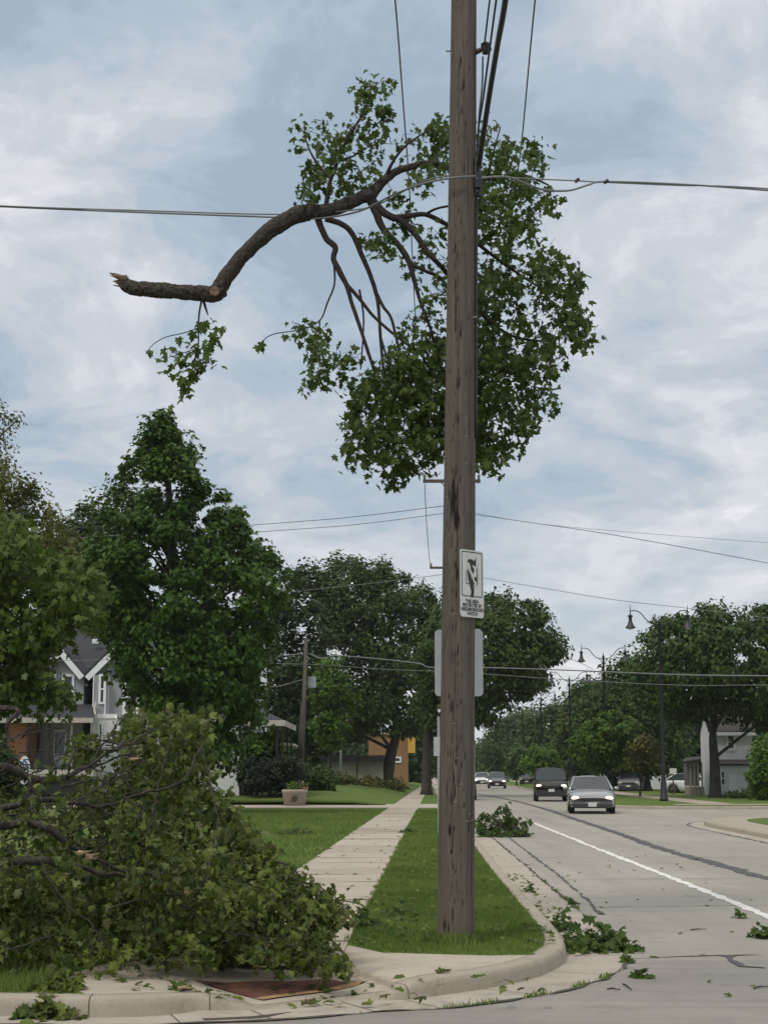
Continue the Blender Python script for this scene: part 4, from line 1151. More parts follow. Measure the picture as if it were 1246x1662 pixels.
zones = [
    ([(478, 205), (545, 188), (560, 230), (600, 250), (620, 290), (560, 318), (500, 325), (470, 270)], 38),
    ([(560, 215), (590, 128), (632, 125), (655, 160), (628, 190), (636, 225), (625, 265), (590, 250)], 22),
    ([(640, 225), (680, 200), (735, 190), (735, 290), (690, 298), (640, 335), (625, 310), (650, 265)], 24),
    ([(760, 215), (800, 190), (825, 232), (872, 232), (900, 250), (890, 300), (922, 325), (885, 345), (850, 368), (760, 385)], 62),
    ([(750, 370), (865, 358), (915, 405), (945, 440), (952, 505), (988, 540), (925, 576), (880, 602), (750, 600)], 112),
    ([(740, 560), (885, 575), (935, 630), (878, 664), (838, 718), (800, 765), (740, 745)], 80),
    ([(555, 615), (640, 590), (700, 525), (735, 505), (770, 560), (780, 720), (730, 745), (640, 788), (605, 752), (542, 748), (545, 700), (580, 665)], 165),
    ([(468, 545), (508, 512), (560, 545), (590, 590), (580, 620), (545, 638), (488, 630), (508, 590)], 22),
    ([(570, 365), (640, 335), (735, 345), (735, 510), (680, 520), (650, 440), (600, 400)], 34),
    ([(590, 545), (700, 500), (720, 560), (640, 600)], 14),
]
def dB(a, b):
    w = np.clip((a-560)/250, 0, 1)
    return YB+.25*w+rng.uniform(-.45, .75+.5*w)
zones = [(a_, int(b_*(.9, .9, .95, 1.1, 1.5, 1.45, 1.35, .9, .75, .9)[k_])) for k_, (a_, b_) in enumerate(zones)]
clusters_to_leaves(zones, dB, 13, .165, .080, 'maple', hb, skel, .0035)
# single leaves at the tips
lone = np.array([P(425, 562, YB), P(420, 566, YB), P(462, 548, YB), P(440, 290+20, YB)][:3])
leaf_mesh('stray_leaves', T_MAPLE, lone, np.array([(0, -1, .2)]*3)+rand_unit(3)*.4, np.array([(0, 0, -1.)]*3)+rand_unit(3)*.4, np.array([.13, .10, .09]), np.array([.4, .5, .5]), M['maple'], hb)
# dangling sprig
skel2 = []; sk_keep = skel; skel = skel2
mb = MB()
for pts in ([(328, 486, 1.8), (324, 505, 1.6), (322, 530, 1.4), (322, 560, 1.2), (315, 590, 1), (303, 635, .8)], [(323, 532, 1), (300, 540, .9), (270, 547, .8), (250, 558, .7), (240, 570, .6)],
            [(322, 535, 1), (340, 534, .8), (352, 536, .7)], [(330, 486, 2.6), (334, 500, 2), (338, 512, .7)], [(320, 565, .8), (292, 575, .7), (275, 580, .6)], [(318, 580, .8), (338, 590, .6)]):
    add_limb(mb, pts, 6, 4)
mb.build('hanging_twig', M['twig'], hb, True)
spr = np.array([(243, 575), (268, 570), (275, 578), (283, 572), (293, 552), (297, 556), (322, 536), (330, 532), (352, 536), (360, 534), (349, 545), (312, 548), (316, 560), (330, 556), (343, 556), (347, 552), (325, 572), (308, 575), (300, 585),
                (288, 590), (278, 598), (318, 580), (335, 582), (344, 588), (347, 595), (324, 590), (312, 592), (303, 600), (292, 605), (285, 612), (320, 602), (311, 612), (300, 618), (296, 628), (304, 634), (297, 642), (293, 650), (327, 600), (283, 580), (337, 570), (308, 622), (318, 615), (305, 590), (330, 565)])
sp3 = np.array([P(a+rng.normal(0, 1.5), b, YB+rng.uniform(-.12, .12)) for a, b in spr]); sp3 = np.vstack([sp3, sp3+rng.normal(0, .045, sp3.shape)]); n = len(sp3)
leaf_mesh('hanging_leaves', T_MAPLE, sp3, rand_unit(n)*.8+np.array((0, -.9, .5)), rand_unit(n)*.5+np.array((0, 0, -1.)), .105*rng.uniform(.75, 1.2, n), np.clip(rng.normal(.6, .2, n), 0, 1), M['maple'], hb)

# ================================================================== BRUSH PILE
def dpile(a, b):
    f = np.interp(b, [1140, 1300, 1450, 1580], [14.0, 13.3, 12.3, 11.55])
    edge = np.clip((600-a)/150, 0.25, 1)
    return f+rng.uniform(0, 1)**1.1*2.1*edge
bp0 = G(280, 1560, KH)
bp = thing('brush_pile', 'big pile of cut maple limbs and wilting leaves covering the walk corner', 'brush pile', (bp0[0], bp0[1], KH))
skel = []
def pile_branches(group, name, n=8):
    mb = MB()
    for pts in group: add_limb(mb, pts, n, 7, .16, .05)
    return mb.build(name, M['brush'], bp, True)
pile_branches([
    [(-150, 1225, 8, 12.6), (0, 1245, 7, 12.7), (40, 1256, 6, 12.8), (85, 1264, 5.5, 12.9), (115, 1260, 4.5, 13), (150, 1238, 3.2, 13.1), (185, 1222, 2.6, 13.2), (222, 1205, 2, 13.4), (250, 1180, 1.4, 13.6)]], 'bough')
pile_branches([[(-150, 1330, 7, 12.2), (0, 1311, 5.5, 12.3), (40, 1299, 5, 12.4), (75, 1296, 4.5, 12.5), (120, 1302, 3.6, 12.6), (200, 1300, 2.6, 12.9), (300, 1260, 1.8, 13.2), (330, 1210, 1.4, 13.6)]], 'bough')
pile_branches([[(-150, 1375, 8, 12.0), (0, 1347, 7, 12.1), (38, 1336, 7, 12.1), (80, 1342, 6, 12.1), (112, 1372, 4.5, 12.15), (150, 1388, 3.2, 12.2), (220, 1420, 2.6, 12.3), (330, 1440, 2, 12.6)]], 'bough')
pile_branches([[(-150, 1400, 8, 11.9), (0, 1399, 6.5, 11.9), (60, 1396, 6, 11.9), (110, 1403, 5, 12), (165, 1418, 3.4, 12.1), (250, 1424, 2.4, 12.3), (420, 1420, 1.6, 12.7), (540, 1450, 1, 12.9)]], 'bough')
pile_branches([
    [(85, 1262, 2.2, 12.9), (84, 1235, 1.9, 12.9), (84, 1205, 1.5, 12.9), (92, 1185, 1, 12.95)], [(112, 1262, 2, 12.95), (118, 1225, 1.6, 13), (113, 1195, 1, 13.1)],
    [(40, 1300, 2.6, 12.4), (60, 1322, 1.8, 12.3), (73, 1341, 1.2, 12.2)], [(140, 1240, 2.2, 13.1), (170, 1238, 1.8, 13.2), (205, 1232, 1.6, 13.3), (230, 1240, 1.2, 13.4)],
    [(160, 1232, 2, 13.2), (178, 1205, 1.6, 13.3), (190, 1185, 1.2, 13.4), (212, 1160, .8, 13.5)], [(190, 1222, 1.8, 13.3), (187, 1190, 1.4, 13.3), (195, 1165, .9, 13.4)],
    [(120, 1300, 2, 12.6), (170, 1275, 1.7, 12.8), (205, 1250, 1.3, 13), (240, 1235, 1, 13.2)], [(100, 1275, 2, 12.8), (150, 1270, 1.6, 12.9), (208, 1262, 1.2, 13)],
    [(0, 1325, 2, 12.25), (40, 1315, 1.6, 12.3), (85, 1305, 1.2, 12.4)], [(150, 1388, 2, 12.2), (170, 1373, 1.5, 12.2), (195, 1362, 1, 12.3)],
    [(20, 1540, 1.4, 11.6), (60, 1528, 1.2, 11.6), (90, 1520, .9, 11.6)], [(180, 1480, 2, 11.9), (230, 1460, 1.6, 12), (300, 1450, 1.2, 12.2)],
    [(220, 1420, 2, 12.3), (235, 1360, 1.6, 12.8), (260, 1280, 1.2, 13.3), (275, 1190, .9, 13.8)], [(330, 1440, 2, 12.6), (350, 1340, 1.6, 13), (330, 1220, 1, 13.6)],
    [(330, 1440, 2, 12.6), (430, 1400, 1.5, 12.8), (500, 1440, 1, 12.9)], [(250, 1424, 1.8, 12.3), (350, 1500, 1.4, 12), (480, 1540, 1, 11.8)], [(60, 1396, 2, 11.9), (120, 1470, 1.6, 11.8), (180, 1540, 1, 11.7)],
    [(420, 1420, 1.6, 12.7), (520, 1450, 1.2, 12.8), (585, 1470, .9, 12.8)]], 'small_branches', 6)
tw = []
for k in range(95):
    a0_ = rng.uniform(-40, 230); b0_ = rng.uniform(1195, 1420); yy_ = np.interp(b0_, [1195, 1420], [13.2, 11.9])+rng.uniform(-.3, .3)
    dx, dy = rng.uniform(25, 80), rng.normal(-12, 26)
    tw.append([(a0_, b0_, rng.uniform(.8, 1.7), yy_), (a0_+dx*.5, b0_+dy*.5+rng.normal(0, 6), rng.uniform(.6, 1.1), yy_+rng.uniform(-.1, .15)), (a0_+dx, b0_+dy, .4, yy_+rng.uniform(-.1, .2))])
pile_branches(tw, 'bare_twigs', 5)['kind'] = 'stuff'
for (a, b, y_, r_) in ((142, 1391, 12.15, .028), (128, 1384, 12.1, .02), (290, 1604, 11.3, .015), (74, 1342, 12.15, .016), (212, 1232, 13.2, .018), (300, 1448, 12.0, .018)):
    mb = MB(); q = P(a, b, y_-.05)
    for k in range(6): mb.tube([q+rand_unit(1)[0]*r_*.5, q+np.array((.05+.05*rng.random(), -.02, .01))+rand_unit(1)[0]*r_], [r_*.55, .002], 5)
    mb.build('torn_end', M['rawpale'], bp)
pz = [
    ([(190, 1165), (215, 1140), (300, 1150), (340, 1158), (345, 1200), (352, 1260), (330, 1300), (240, 1300), (195, 1250)], 140),
    ([(230, 1290), (355, 1255), (395, 1335), (450, 1395), (505, 1435), (530, 1455), (520, 1510), (400, 1530), (250, 1500), (190, 1400)], 350),
    ([(-60, 1425), (110, 1345), (200, 1335), (260, 1480), (260, 1556), (60, 1566), (-60, 1566)], 300),
    ([(240, 1490), (420, 1500), (520, 1500), (530, 1545), (480, 1560), (330, 1555), (220, 1556)], 140),
    ([(490, 1430), (552, 1448), (575, 1475), (555, 1495), (510, 1500)], 22), ([(535, 1550), (575, 1560), (570, 1570), (525, 1568)], 7),
    ([(115, 1195), (155, 1190), (158, 1235), (120, 1248)], 22), ([(120, 1260), (235, 1268), (235, 1335), (120, 1335)], 50), ([(-60, 1285), (120, 1295), (120, 1345), (-60, 1345)], 42),
    ([(-60, 1350), (110, 1350), (110, 1410), (-60, 1410)], 34), ([(350, 1300), (395, 1325), (412, 1370), (380, 1370)], 12),
]
def dpile2(a, b):
    return dpile(a, b)+(rng.uniform(.5, 1.2) if a < 140 and b < 1420 else 0)
pz.append(([(20, 1235), (120, 1245), (240, 1300), (280, 1420), (180, 1430), (0, 1400), (-40, 1300)], 20))
pz.append(([(190, 1300), (380, 1380), (500, 1450), (400, 1470), (220, 1430)], 40))
def dpile3(a, b, n_=[0]):
    n_[0] += 1
    return dpile2(a, b) if n_[0] <= sum(q_[1] for q_ in pz[:-2]) else np.interp(b, [1230, 1430], [12.35, 11.75])+rng.uniform(-.15, .2)
clusters_to_leaves(pz, dpile3, 13, .135, .070, 'maplewilt', bp, skel, .003, 'leaves', .35, .15, .36, 'brush', T_MAPLE, .44)
# standing leafy limb at the left edge
lt0 = np.array((P(-260, 1400, 15.6)[0], 15.6, KH))
lt = thing('leaning_maple', 'maple at the left frame edge with low leafy boughs over the brush', 'tree', lt0)
skel = []
mb = MB()
add_limb(mb, [(-265, 1540, 34, 15.6), (-250, 1350, 28, 15.6), (-225, 1150, 24, 15.6), (-200, 950, 18, 15.7), (-190, 700, 10, 15.8)], 12, 5, .05)
for pts in ([(-215, 1080, 14, 15.6), (-120, 1010, 9, 15.6), (-40, 970, 6, 15.7), (40, 940, 4, 15.9), (110, 950, 2, 16)], [(-225, 1150, 12, 15.6), (-120, 1120, 8, 15.4), (-20, 1080, 5, 15.4), (60, 1050, 3, 15.5), (130, 1010, 1.6, 15.8)],
            [(-225, 1180, 12, 15.6), (-120, 1150, 9, 15), (-20, 1150, 6, 14.6), (30, 1152, 4, 14.5), (14, 1172, 3.4, 14.4), (12, 1188, 3, 14.4), (22, 1205, 2.2, 14.4)], [(-200, 950, 10, 15.7), (-100, 900, 7, 15.7), (0, 880, 4, 15.8), (60, 890, 2, 15.9)]):
    add_limb(mb, pts, 7, 5, .1)
mb.build('trunk', M['limb'], lt, True)
lz = [([(-120, 850), (0, 838), (45, 848), (62, 885), (20, 960), (-120, 960)], 170), ([(-120, 930), (55, 880), (110, 898), (152, 928), (184, 965), (162, 1012), (118, 1032), (60, 1070), (-120, 1080)], 430),
      ([(-100, 1060), (60, 1050), (112, 1022), (90, 1060), (72, 1100), (40, 1150), (-20, 1165), (-100, 1180)], 190), ([(55, 1095), (112, 1105), (108, 1155), (60, 1160)], 24)]
clusters_to_leaves(lz, lambda a, b: 15.7+rng.uniform(-.8, 1.0), 7.5, .17, .088, 'maple', lt, skel, .004, 'crown', .7, .3, .32, 'twig', T_MAPLE, .85)

# ================================================================== FALLEN SPRIGS, LITTER
def sprig(label, px, py, w_px, h_px, n, z=0.0, name='fallen_sprig', mat='maple', depth=None, tintc=.45, group='fallen leafy sprigs'):
    n = int(n*1.5); c = G(px, py, z); s = ppm(c[1]); w = w_px/s; h = h_px/s; dp = depth if depth else w*.8
    root = thing(name, label, 'fallen sprig', (c[0], c[1], z), 0, group)
    pts = np.c_[rng.normal(0, w*.24, n), rng.normal(0, dp*.24, n), np.abs(rng.normal(0, h*.42, n))*np.clip(1, .2, 1)+.02]
    rad = np.sqrt((pts[:, 0]/w*2)**2+(pts[:, 1]/max(dp, .01)*2)**2); pts[:, 2] *= np.clip(1.15-rad, .15, 1)
    pts[:, 2] = np.minimum(pts[:, 2], h)
    pts[:, 0] = np.clip(pts[:, 0], -w/2, w/2)
    W = pts+np.array((c[0], c[1], z))
    n = n; sz = .095 if w > .35 else .08
    leaf_mesh('leaves', T_MAPLE, W, rand_unit(n)*.7+np.array((0, -.3, .9)), rand_unit(n)+np.array((0, 0, -.2)), sz*rng.uniform(.6, 1.2, n), np.clip(rng.normal(tintc, .25, n), 0, 1), M[mat], root)
    mb = MB()
    for k in range(min(8, max(2, n//8))):
        e = W[rng.integers(n)]; st = np.array((c[0]+rng.normal(0, w*.12), c[1], z+.015)); mb.tube(cat_rom([st, (st+e)/2+rand_unit(1)[0]*.03, e], 3), [.007, .006, .006, .005, .004, .003, .003][:7], 5, False)
    mb.build('stem', M['brush'], root, True)
    return root
sprig('leafy sprig standing alone on the street below the gutter', 1040, 1588, 30, 24, 14, 0, mat='maple')
sprig('leafy sprig cut by the right frame edge on the street', 1234, 1523, 52, 26, 30, 0)
sprig('largest spray of leaves spilling from gutter onto the road corner', 975, 1543, 125, 50, 120, .004, depth=.55)
sprig('clump of leaves against the kerb in the gutter above the corner', 912, 1510, 52, 34, 45, .004, depth=.6)
sprig('leaves drifted on the left of the corner gutter spray', 930, 1538, 50, 34, 40, .004, depth=.4)
sprig('low leafy sprig lying against the kerb face at bottom left', 80, 1652, 110, 34, 75, .004, mat='maplewilt', depth=.35)
sprig('sprig draped on the grass and kerb at bottom left', 95, 1606, 90, 36, 50, KH, mat='maplewilt', depth=.4)
sprig('leafy cutting lying on the lawn left of the walk', 482, 1354, 60, 20, 70, KH, mat='maplewilt', depth=1.4, tintc=.15)
sprig('small sprig at the right edge of the walk far up', 664, 1352, 34, 14, 26, KH, depth=.5, tintc=.2)
sprig('loose leafy twigs on the grass left of the pole base', 655, 1490, 95, 26, 40, KH, depth=1.2, tintc=.6)
sprig('leafy twig end beside the brush pile on the walk', 590, 1505, 70, 30, 42, KH, depth=.7)
sprig('tiny sprig on the ramp pavement by the rust plate', 290, 1606, 32, 12, 9, .115, depth=.2)
sprig('small sprig in the street gutter by the ramp', 530, 1612, 40, 9, 6, .01, depth=.15)
sprig('small green sprig on the road beside the lane line', 1198, 1490, 20, 12, 8, 0, depth=.2)
sprig('small sprig of leaves on the gutter beside the grass strip', 860, 1448, 26, 14, 12, .004, depth=.4)
sprig('sprig at the road edge seam', 930, 1468, 22, 10, 10, .004, depth=.25)
sprig('sprig on the street just under the gutter lip', 1018, 1562, 24, 10, 10, 0, depth=.25)
# heap of brush on the road by the kerb
c0 = G(818, 1358, 0)
hp = thing('brush_heap', 'rounded heap of leafy maple brush lying on the road by the kerb', 'brush pile', c0)
YH = float(c0[1]); skel = []
mb = MB()
for pts in ([(860, 1360, 3, YH-.2), (820, 1345, 2.5, YH), (790, 1320, 1.5, YH+.2)], [(845, 1358, 2.5, YH-.3), (825, 1330, 1.8, YH), (815, 1308, 1, YH+.1)], [(830, 1360, 2, YH-.3), (850, 1345, 1.4, YH), (855, 1330, .8, YH)]):
    add_limb(mb, pts, 6, 4)
mb.build('branches', M['brush'], hp, True)
hz = [([(765, 1335), (785, 1318), (800, 1322), (812, 1302), (828, 1308), (838, 1330), (850, 1322), (860, 1335), (864, 1358), (820, 1362), (772, 1364)], 95)]
clusters_to_leaves(hz, lambda a, b: YH+np.interp(b, [1300, 1362], [.7, -.35])+rng.uniform(-.35, .6), 5, .17, .14, 'maple', hp, skel, .004, 'leaves', .7, .2, .25, 'brush', T_MAPLES, .2)
# loose single leaves and dry bits
n = 760
lp_ = []
for _ in range(n):
    r_ = rng.random()
    if r_ < .58: y = 14+20*rng.random()**1.5; x = rng.uniform(walk_edge(y)[1], 1.5); z = KH+.03
    elif r_ < .72: y = rng.uniform(14.5, 26); x = 1.62+.36*rng.random()+(y-15)*.017; z = .012
    elif r_ < .80: q = G(rng.uniform(100, 880), rng.uniform(1590, 1620), .08); x, y = q[:2]; z = padz(x, y)+.012
    elif r_ < .92: y = rng.uniform(11, 32); x = rng.uniform(1.8, 6); z = .008
    else: y = rng.uniform(16, 50); x = rng.uniform(*walk_edge(y)); z = KH+.015
    lp_.append((x, y, z))
lp_ = np.array(lp_)
lit = leaf_mesh('leaf_litter', T_MAPLE, lp_, rand_unit(n)*.45+np.array((0, 0, 1.)), rand_unit(n), .085*rng.uniform(.4, 1.2, n), np.clip(rng.normal(.6, .35, n), 0, 1), M['maplewilt'])
tag(lit, 'loose maple leaves scattered over grass, walk and road', 'leaf litter', None, 'stuff')
for (a, b, a2, b2) in ((985, 1605, 1006, 1606), (1222, 1604, 1246, 1601), (1120, 1509, 1145, 1508), (1010, 1597, 1024, 1606), (840, 1606, 850, 1603)):
    q0, q1 = G(a, b, .010), G(a2, b2, .010); mb = MB(); mb.tube(cat_rom([q0, (q0*.6+q1*.4)+np.array((.01, .05, 0)), (q0*.3+q1*.7)+np.array((0, -.02, .004)), q1], 3), [.006]*5+[.004]*5, 5); 
    tag(mb.build('twig', M['brush'], None, True), {985: 'thin twig left of the standing sprig on the street', 1222: 'curved twig at the right frame edge on the street', 1120: 'twig lying on the road above the tar patch', 1010: 'twig touching the standing sprig on the street', 840: 'tiny twig in the front gutter under the round kerb'}[a], 'twig', 'twigs on the street')
lt2 = None

# ================================================================== TREES
tree('tall pointed maple with dense green crown before the grey house', 58, [(265, 662), (290, 690), (315, 720), (332, 765), (345, 800), (372, 778), (392, 825), (425, 865), (448, 895), (482, 945), (478, 1000), (440, 1040), (432, 1100), (425, 1160), (405, 1225), (370, 1245), (330, 1230), (270, 1185), (205, 1130), (175, 1060), (160, 980), (140, 920), (128, 870), (160, 795), (190, 790), (188, 748), (222, 730), (235, 690)],
     (285, 1312), .33, M['mapletree'], 330, 62, .62, .19, 3.6, T_MAPLES, limbs=40, top=.85, trunk_pts=[(283, 1312), (284, 1200), (286, 1080), (284, 950), (276, 820), (268, 700)], droop=.6, extra=([(252, 672), (265, 652), (284, 690), (322, 752), (222, 748), (235, 705)], 34, .34, .9))
tree('olive tree thinning at its top by the left frame edge', 45, [(-120, 770), (0, 742), (40, 755), (72, 790), (112, 828), (128, 875), (130, 940), (60, 960), (-120, 960)], (-160, 1330), .3, M['olive'], 150, 60, .5, .13, 2.4, T_LONG, limbs=14, tintspread=.3)
tree('sparse wispy treetop high at the left frame edge', 52, [(-120, 690), (-40, 640), (12, 648), (28, 668), (40, 700), (20, 722), (5, 760), (-120, 800)], (-100, 1330), .3, M['olive'], 60, 26, .5, .11, 1.6, T_LONG, limbs=26, tintspread=.3)
tree('dark tree filling the gap left of the pointed maple', 88, [(95, 850), (130, 812), (175, 818), (230, 850), (240, 1000), (210, 1060), (120, 1040), (60, 960)], (150, 1290), .3, M['darktree'], 130, 60, .9, .28, 3, limbs=8)
tree('dark tree mass behind the grey house roofs', 118, [(-60, 930), (60, 900), (160, 930), (240, 1000), (380, 1010), (440, 960), (440, 1230), (-60, 1230)], (200, 1285), .4, M['darktree'], 190, 60, 1.5, .4, 3.5, limbs=8)
tree('very dark tree with sky gaps between the maple and the elm', 112, [(425, 960), (455, 925), (490, 905), (520, 925), (540, 980), (545, 1100), (530, 1240), (440, 1245), (430, 1120)], (475, 1285), .35, M['darktree'], 120, 56, 1.0, .3, 3, limbs=14)
tree('broad elm left of the tall pole with leaning trunk', 130, [(500, 960), (512, 922), (548, 897), (585, 905), (620, 903), (655, 925), (690, 948), (712, 972), (725, 1100), (700, 1190), (662, 1192), (615, 1202), (588, 1200), (560, 1198), (520, 1180), (540, 1100), (512, 1020)],
     (625, 1284), .55, M['elm'], 300, 62, 1.15, .33, 5, T_LONG, limbs=26, top=.6, trunk_pts=[(625, 1285), (634, 1225), (642, 1190), (640, 1100), (630, 1000)])
tree('spreading elm whose crown reaches right of the tall pole', 103, [(690, 985), (740, 960), (790, 960), (830, 958), (872, 978), (898, 1008), (915, 1045), (925, 1058), (905, 1075), (895, 1110), (862, 1130), (845, 1158), (815, 1150), (795, 1172), (770, 1175), (720, 1200), (672, 1170), (670, 1060)],
     (692, 1289), .36, M['elm'], 260, 62, .95, .27, 4.5, T_LONG, limbs=30, top=.55, trunk_pts=[(692, 1290), (692, 1230), (696, 1160), (705, 1080), (720, 1010)], droop=.7)
tree('lighter green young tree in front of the broad elm', 100, [(508, 1085), (530, 1058), (552, 1070), (575, 1120), (570, 1180), (540, 1215), (510, 1210), (500, 1150)], (535, 1288), .14, M['bright'], 60, 45, .6, .22, 1.5, limbs=6)
tree('large dark elm behind the first street lamp with forked trunk', 92, [(1022, 1080), (1040, 1035), (1028, 1020), (1060, 1005), (1110, 998), (1140, 984), (1200, 985), (1250, 975), (1340, 990), (1400, 1060), (1380, 1190), (1260, 1188), (1215, 1180), (1165, 1158), (1110, 1170), (1050, 1160), (1020, 1120)],
     (1160, 1294), .36, M['elm'], 340, 62, .95, .25, 4.5, T_LONG, limbs=9, top=.45, trunk_pts=[(1160, 1295), (1159, 1240), (1156, 1195), (1160, 1150), (1165, 1080)], droop=.7)
tree('second elm of the right hand row behind the second lamp', 125, [(950, 1140), (975, 1100), (1005, 1068), (1035, 1058), (1080, 1075), (1110, 1130), (1110, 1250), (1040, 1262), (960, 1250), (935, 1200)], (1050, 1283), .35, M['elm'], 200, 56, 1.2, .32, 4, T_LONG, limbs=12, droop=.6)
tree('third elm of the right hand row behind the third lamp', 165, [(905, 1170), (922, 1125), (950, 1098), (985, 1100), (1000, 1160), (1000, 1258), (905, 1262), (890, 1215)], (945, 1276), .35, M['elm'], 120, 52, 1.5, .42, 4, T_LONG, limbs=8)
tree('fourth elm of the right hand row far up the avenue', 210, [(838, 1180), (860, 1145), (890, 1128), (925, 1135), (940, 1180), (935, 1262), (838, 1262)], (890, 1271), .35, M['elm'], 100, 50, 1.8, .5, 4, T_LONG, limbs=6)
tree('fifth elm of the right hand row far up the avenue', 270, [(785, 1205), (800, 1178), (830, 1150), (862, 1145), (880, 1180), (880, 1262), (785, 1262)], (835, 1268), .35, M['elm'], 90, 50, 2.2, .6, 5, T_LONG, limbs=6)
tree('last pale tree closing the end of the avenue', 340, [(690, 1215), (740, 1195), (775, 1205), (800, 1190), (815, 1215), (815, 1260), (690, 1260)], (750, 1264), .35, M['elm'], 80, 50, 2.5, .8, 5, T_LONG, limbs=4)
tree('bright green small tree between the second and third lamps', 98, [(935, 1195), (950, 1168), (980, 1150), (1008, 1152), (1030, 1172), (1034, 1205), (1012, 1232), (975, 1242), (940, 1238), (925, 1215)], (984, 1290), .10, M['bright'], 90, 48, .6, .2, 1.8, limbs=14, trunk_pts=[(984, 1291), (984, 1250), (982, 1215), (982, 1180)])
tree('small olive tree left of the first lamp with thin stems', 96, [(1018, 1215), (1030, 1192), (1052, 1190), (1068, 1210), (1070, 1240), (1045, 1255), (1022, 1245)], (1040, 1292), .07, M['olive'], 40, 40, .5, .18, 1.2, limbs=12, trunk_pts=[(1038, 1291), (1040, 1255), (1043, 1220)])
tree('low round tree beyond the oncoming cars', 145, [(850, 1225), (862, 1208), (885, 1205), (905, 1222), (905, 1248), (870, 1255), (848, 1245)], (868, 1278), .10, M['bright'], 40, 40, .9, .3, 1.5, limbs=6)
tree('low round tree left of the far lamps', 175, [(820, 1228), (835, 1212), (855, 1215), (860, 1250), (820, 1256)], (838, 1274), .10, M['elm'], 30, 40, 1.0, .32, 1.5, limbs=6)
def shrub(label, Y, poly, base, mat, nc=40, lp=45, cr=.4, leaf=.16, thick=1.0, name='shrub', tmpl=T_DIA):
    return tree(label, Y, poly, base, .05, mat, nc, lp, cr, leaf, thick, tmpl, name, .8, 6, .5, None, 'shrubs', .25, .2, cat='shrub')
shrub('tall green bush cut by the right frame edge', 84, [(1214, 1228), (1226, 1198), (1252, 1184), (1320, 1180), (1330, 1296), (1216, 1296)], (1250, 1298), M['bright'], 110, 60, .55, .2, 2.0)
shrub('dark clipped hedge bush beside the planter', 74, [(386, 1240), (400, 1226), (440, 1222), (480, 1228), (492, 1245), (490, 1286), (388, 1286)], (440, 1300), M['hedge'], 120, 55, .38, .14, 1.4)
shrub('pale green leafy shrub above the dark hedge bush', 74.4, [(392, 1215), (410, 1192), (440, 1190), (456, 1205), (450, 1230), (395, 1232)], (425, 1300), M['mapletree'], 40, 45, .4, .18, .8)
shrub('low flowering bed right of the short pole', 84, [(486, 1262), (500, 1245), (540, 1248), (545, 1282), (486, 1282)], (515, 1296), M['elm'], 40, 45, .4, .16, 1.0)
shrub('brownish low plants round the flagpole foot', 110, [(535, 1262), (560, 1256), (600, 1262), (640, 1262), (660, 1270), (655, 1282), (535, 1282)], (600, 1287), M['olive'], 50, 40, .45, .18, 1.0)
shrub('dark bushes at the left frame edge below the porch', 52, [(-80, 1215), (0, 1200), (25, 1225), (40, 1290), (-80, 1300)], (0, 1325), M['darktree'], 60, 50, .4, .14, 1.2)
shrub('shrub at the foot of the forked elm', 90, [(1168, 1288), (1200, 1284), (1246, 1288), (1246, 1298), (1168, 1298)], (1205, 1296), M['elm'], 25, 40, .3, .14, .8)
for (lb, xa, xb, ya, Y) in (('dark tree line closing the view behind the garages', 430, 700, 1190, 200), ('dark tree line behind the right hand houses', 985, 1420, 1130, 150), ('dark tree line left behind the house', -150, 430, 1150, 150)):
    tree(lb, Y, [(xa, ya+30), (xa+(xb-xa)*.3, ya), (xa+(xb-xa)*.6, ya+12), (xb, ya), (xb, 1262), (xa, 1262)], ((xa+xb)/2, 1272), .3, M['darktree'], 300, 46, 2.0, .75, 4, T_DIA, 'tree', .8, 4)

# ================================================================== HOUSES
def quad_wall(mb, px0, px1, py0, py1, Y, d=.2):
    a, b = P(px0, py1, Y), P(px1, py0, Y); mb.box((a[0], Y, max(a[2], -.1)), (b[0], Y+d, b[2])); return mb
def window(parent, px0, px1, py0, py1, Y, fr=.12, mat='trim', cross=True):
    a, b = P(px0, py1, Y), P(px1, py0, Y)
    mb = MB(); y0, y1 = Y-.07, Y-.005
    mb.box((a[0], y0, a[2]), (a[0]+fr, y1, b[2])); mb.box((b[0]-fr, y0, a[2]), (b[0], y1, b[2]))
    mb.box((a[0]+fr, y0, b[2]-fr), (b[0]-fr, y1, b[2])); mb.box((a[0]+fr, y0-.03, a[2]), (b[0]-fr, y1, a[2]+fr))
    if cross: mb.box((a[0]+fr, y0+.02, (a[2]+b[2])/2-.03), (b[0]-fr, y1, (a[2]+b[2])/2+.03))
    w = mb.build('window', M[mat], parent)
    mb = MB(); mb.box((a[0]+fr, Y-.03, a[2]+fr), (b[0]-fr, Y-.006, b[2]-fr)); mb.build('pane', M['pane'], w)
    return w
YH1 = 75.0
h0 = P(200, 1300, YH1); h0[2] = KH
hs = thing('grey_house', 'grey two storey house with twin white trimmed gables and dark roof', 'house', h0)
def zat(py, Y): return float(P(0, py, Y)[2])
def xat(px, Y): return float(P(px, 1100, Y)[0])
YG = 75.0      # gable fronts
YR = 77.2      # recessed wall
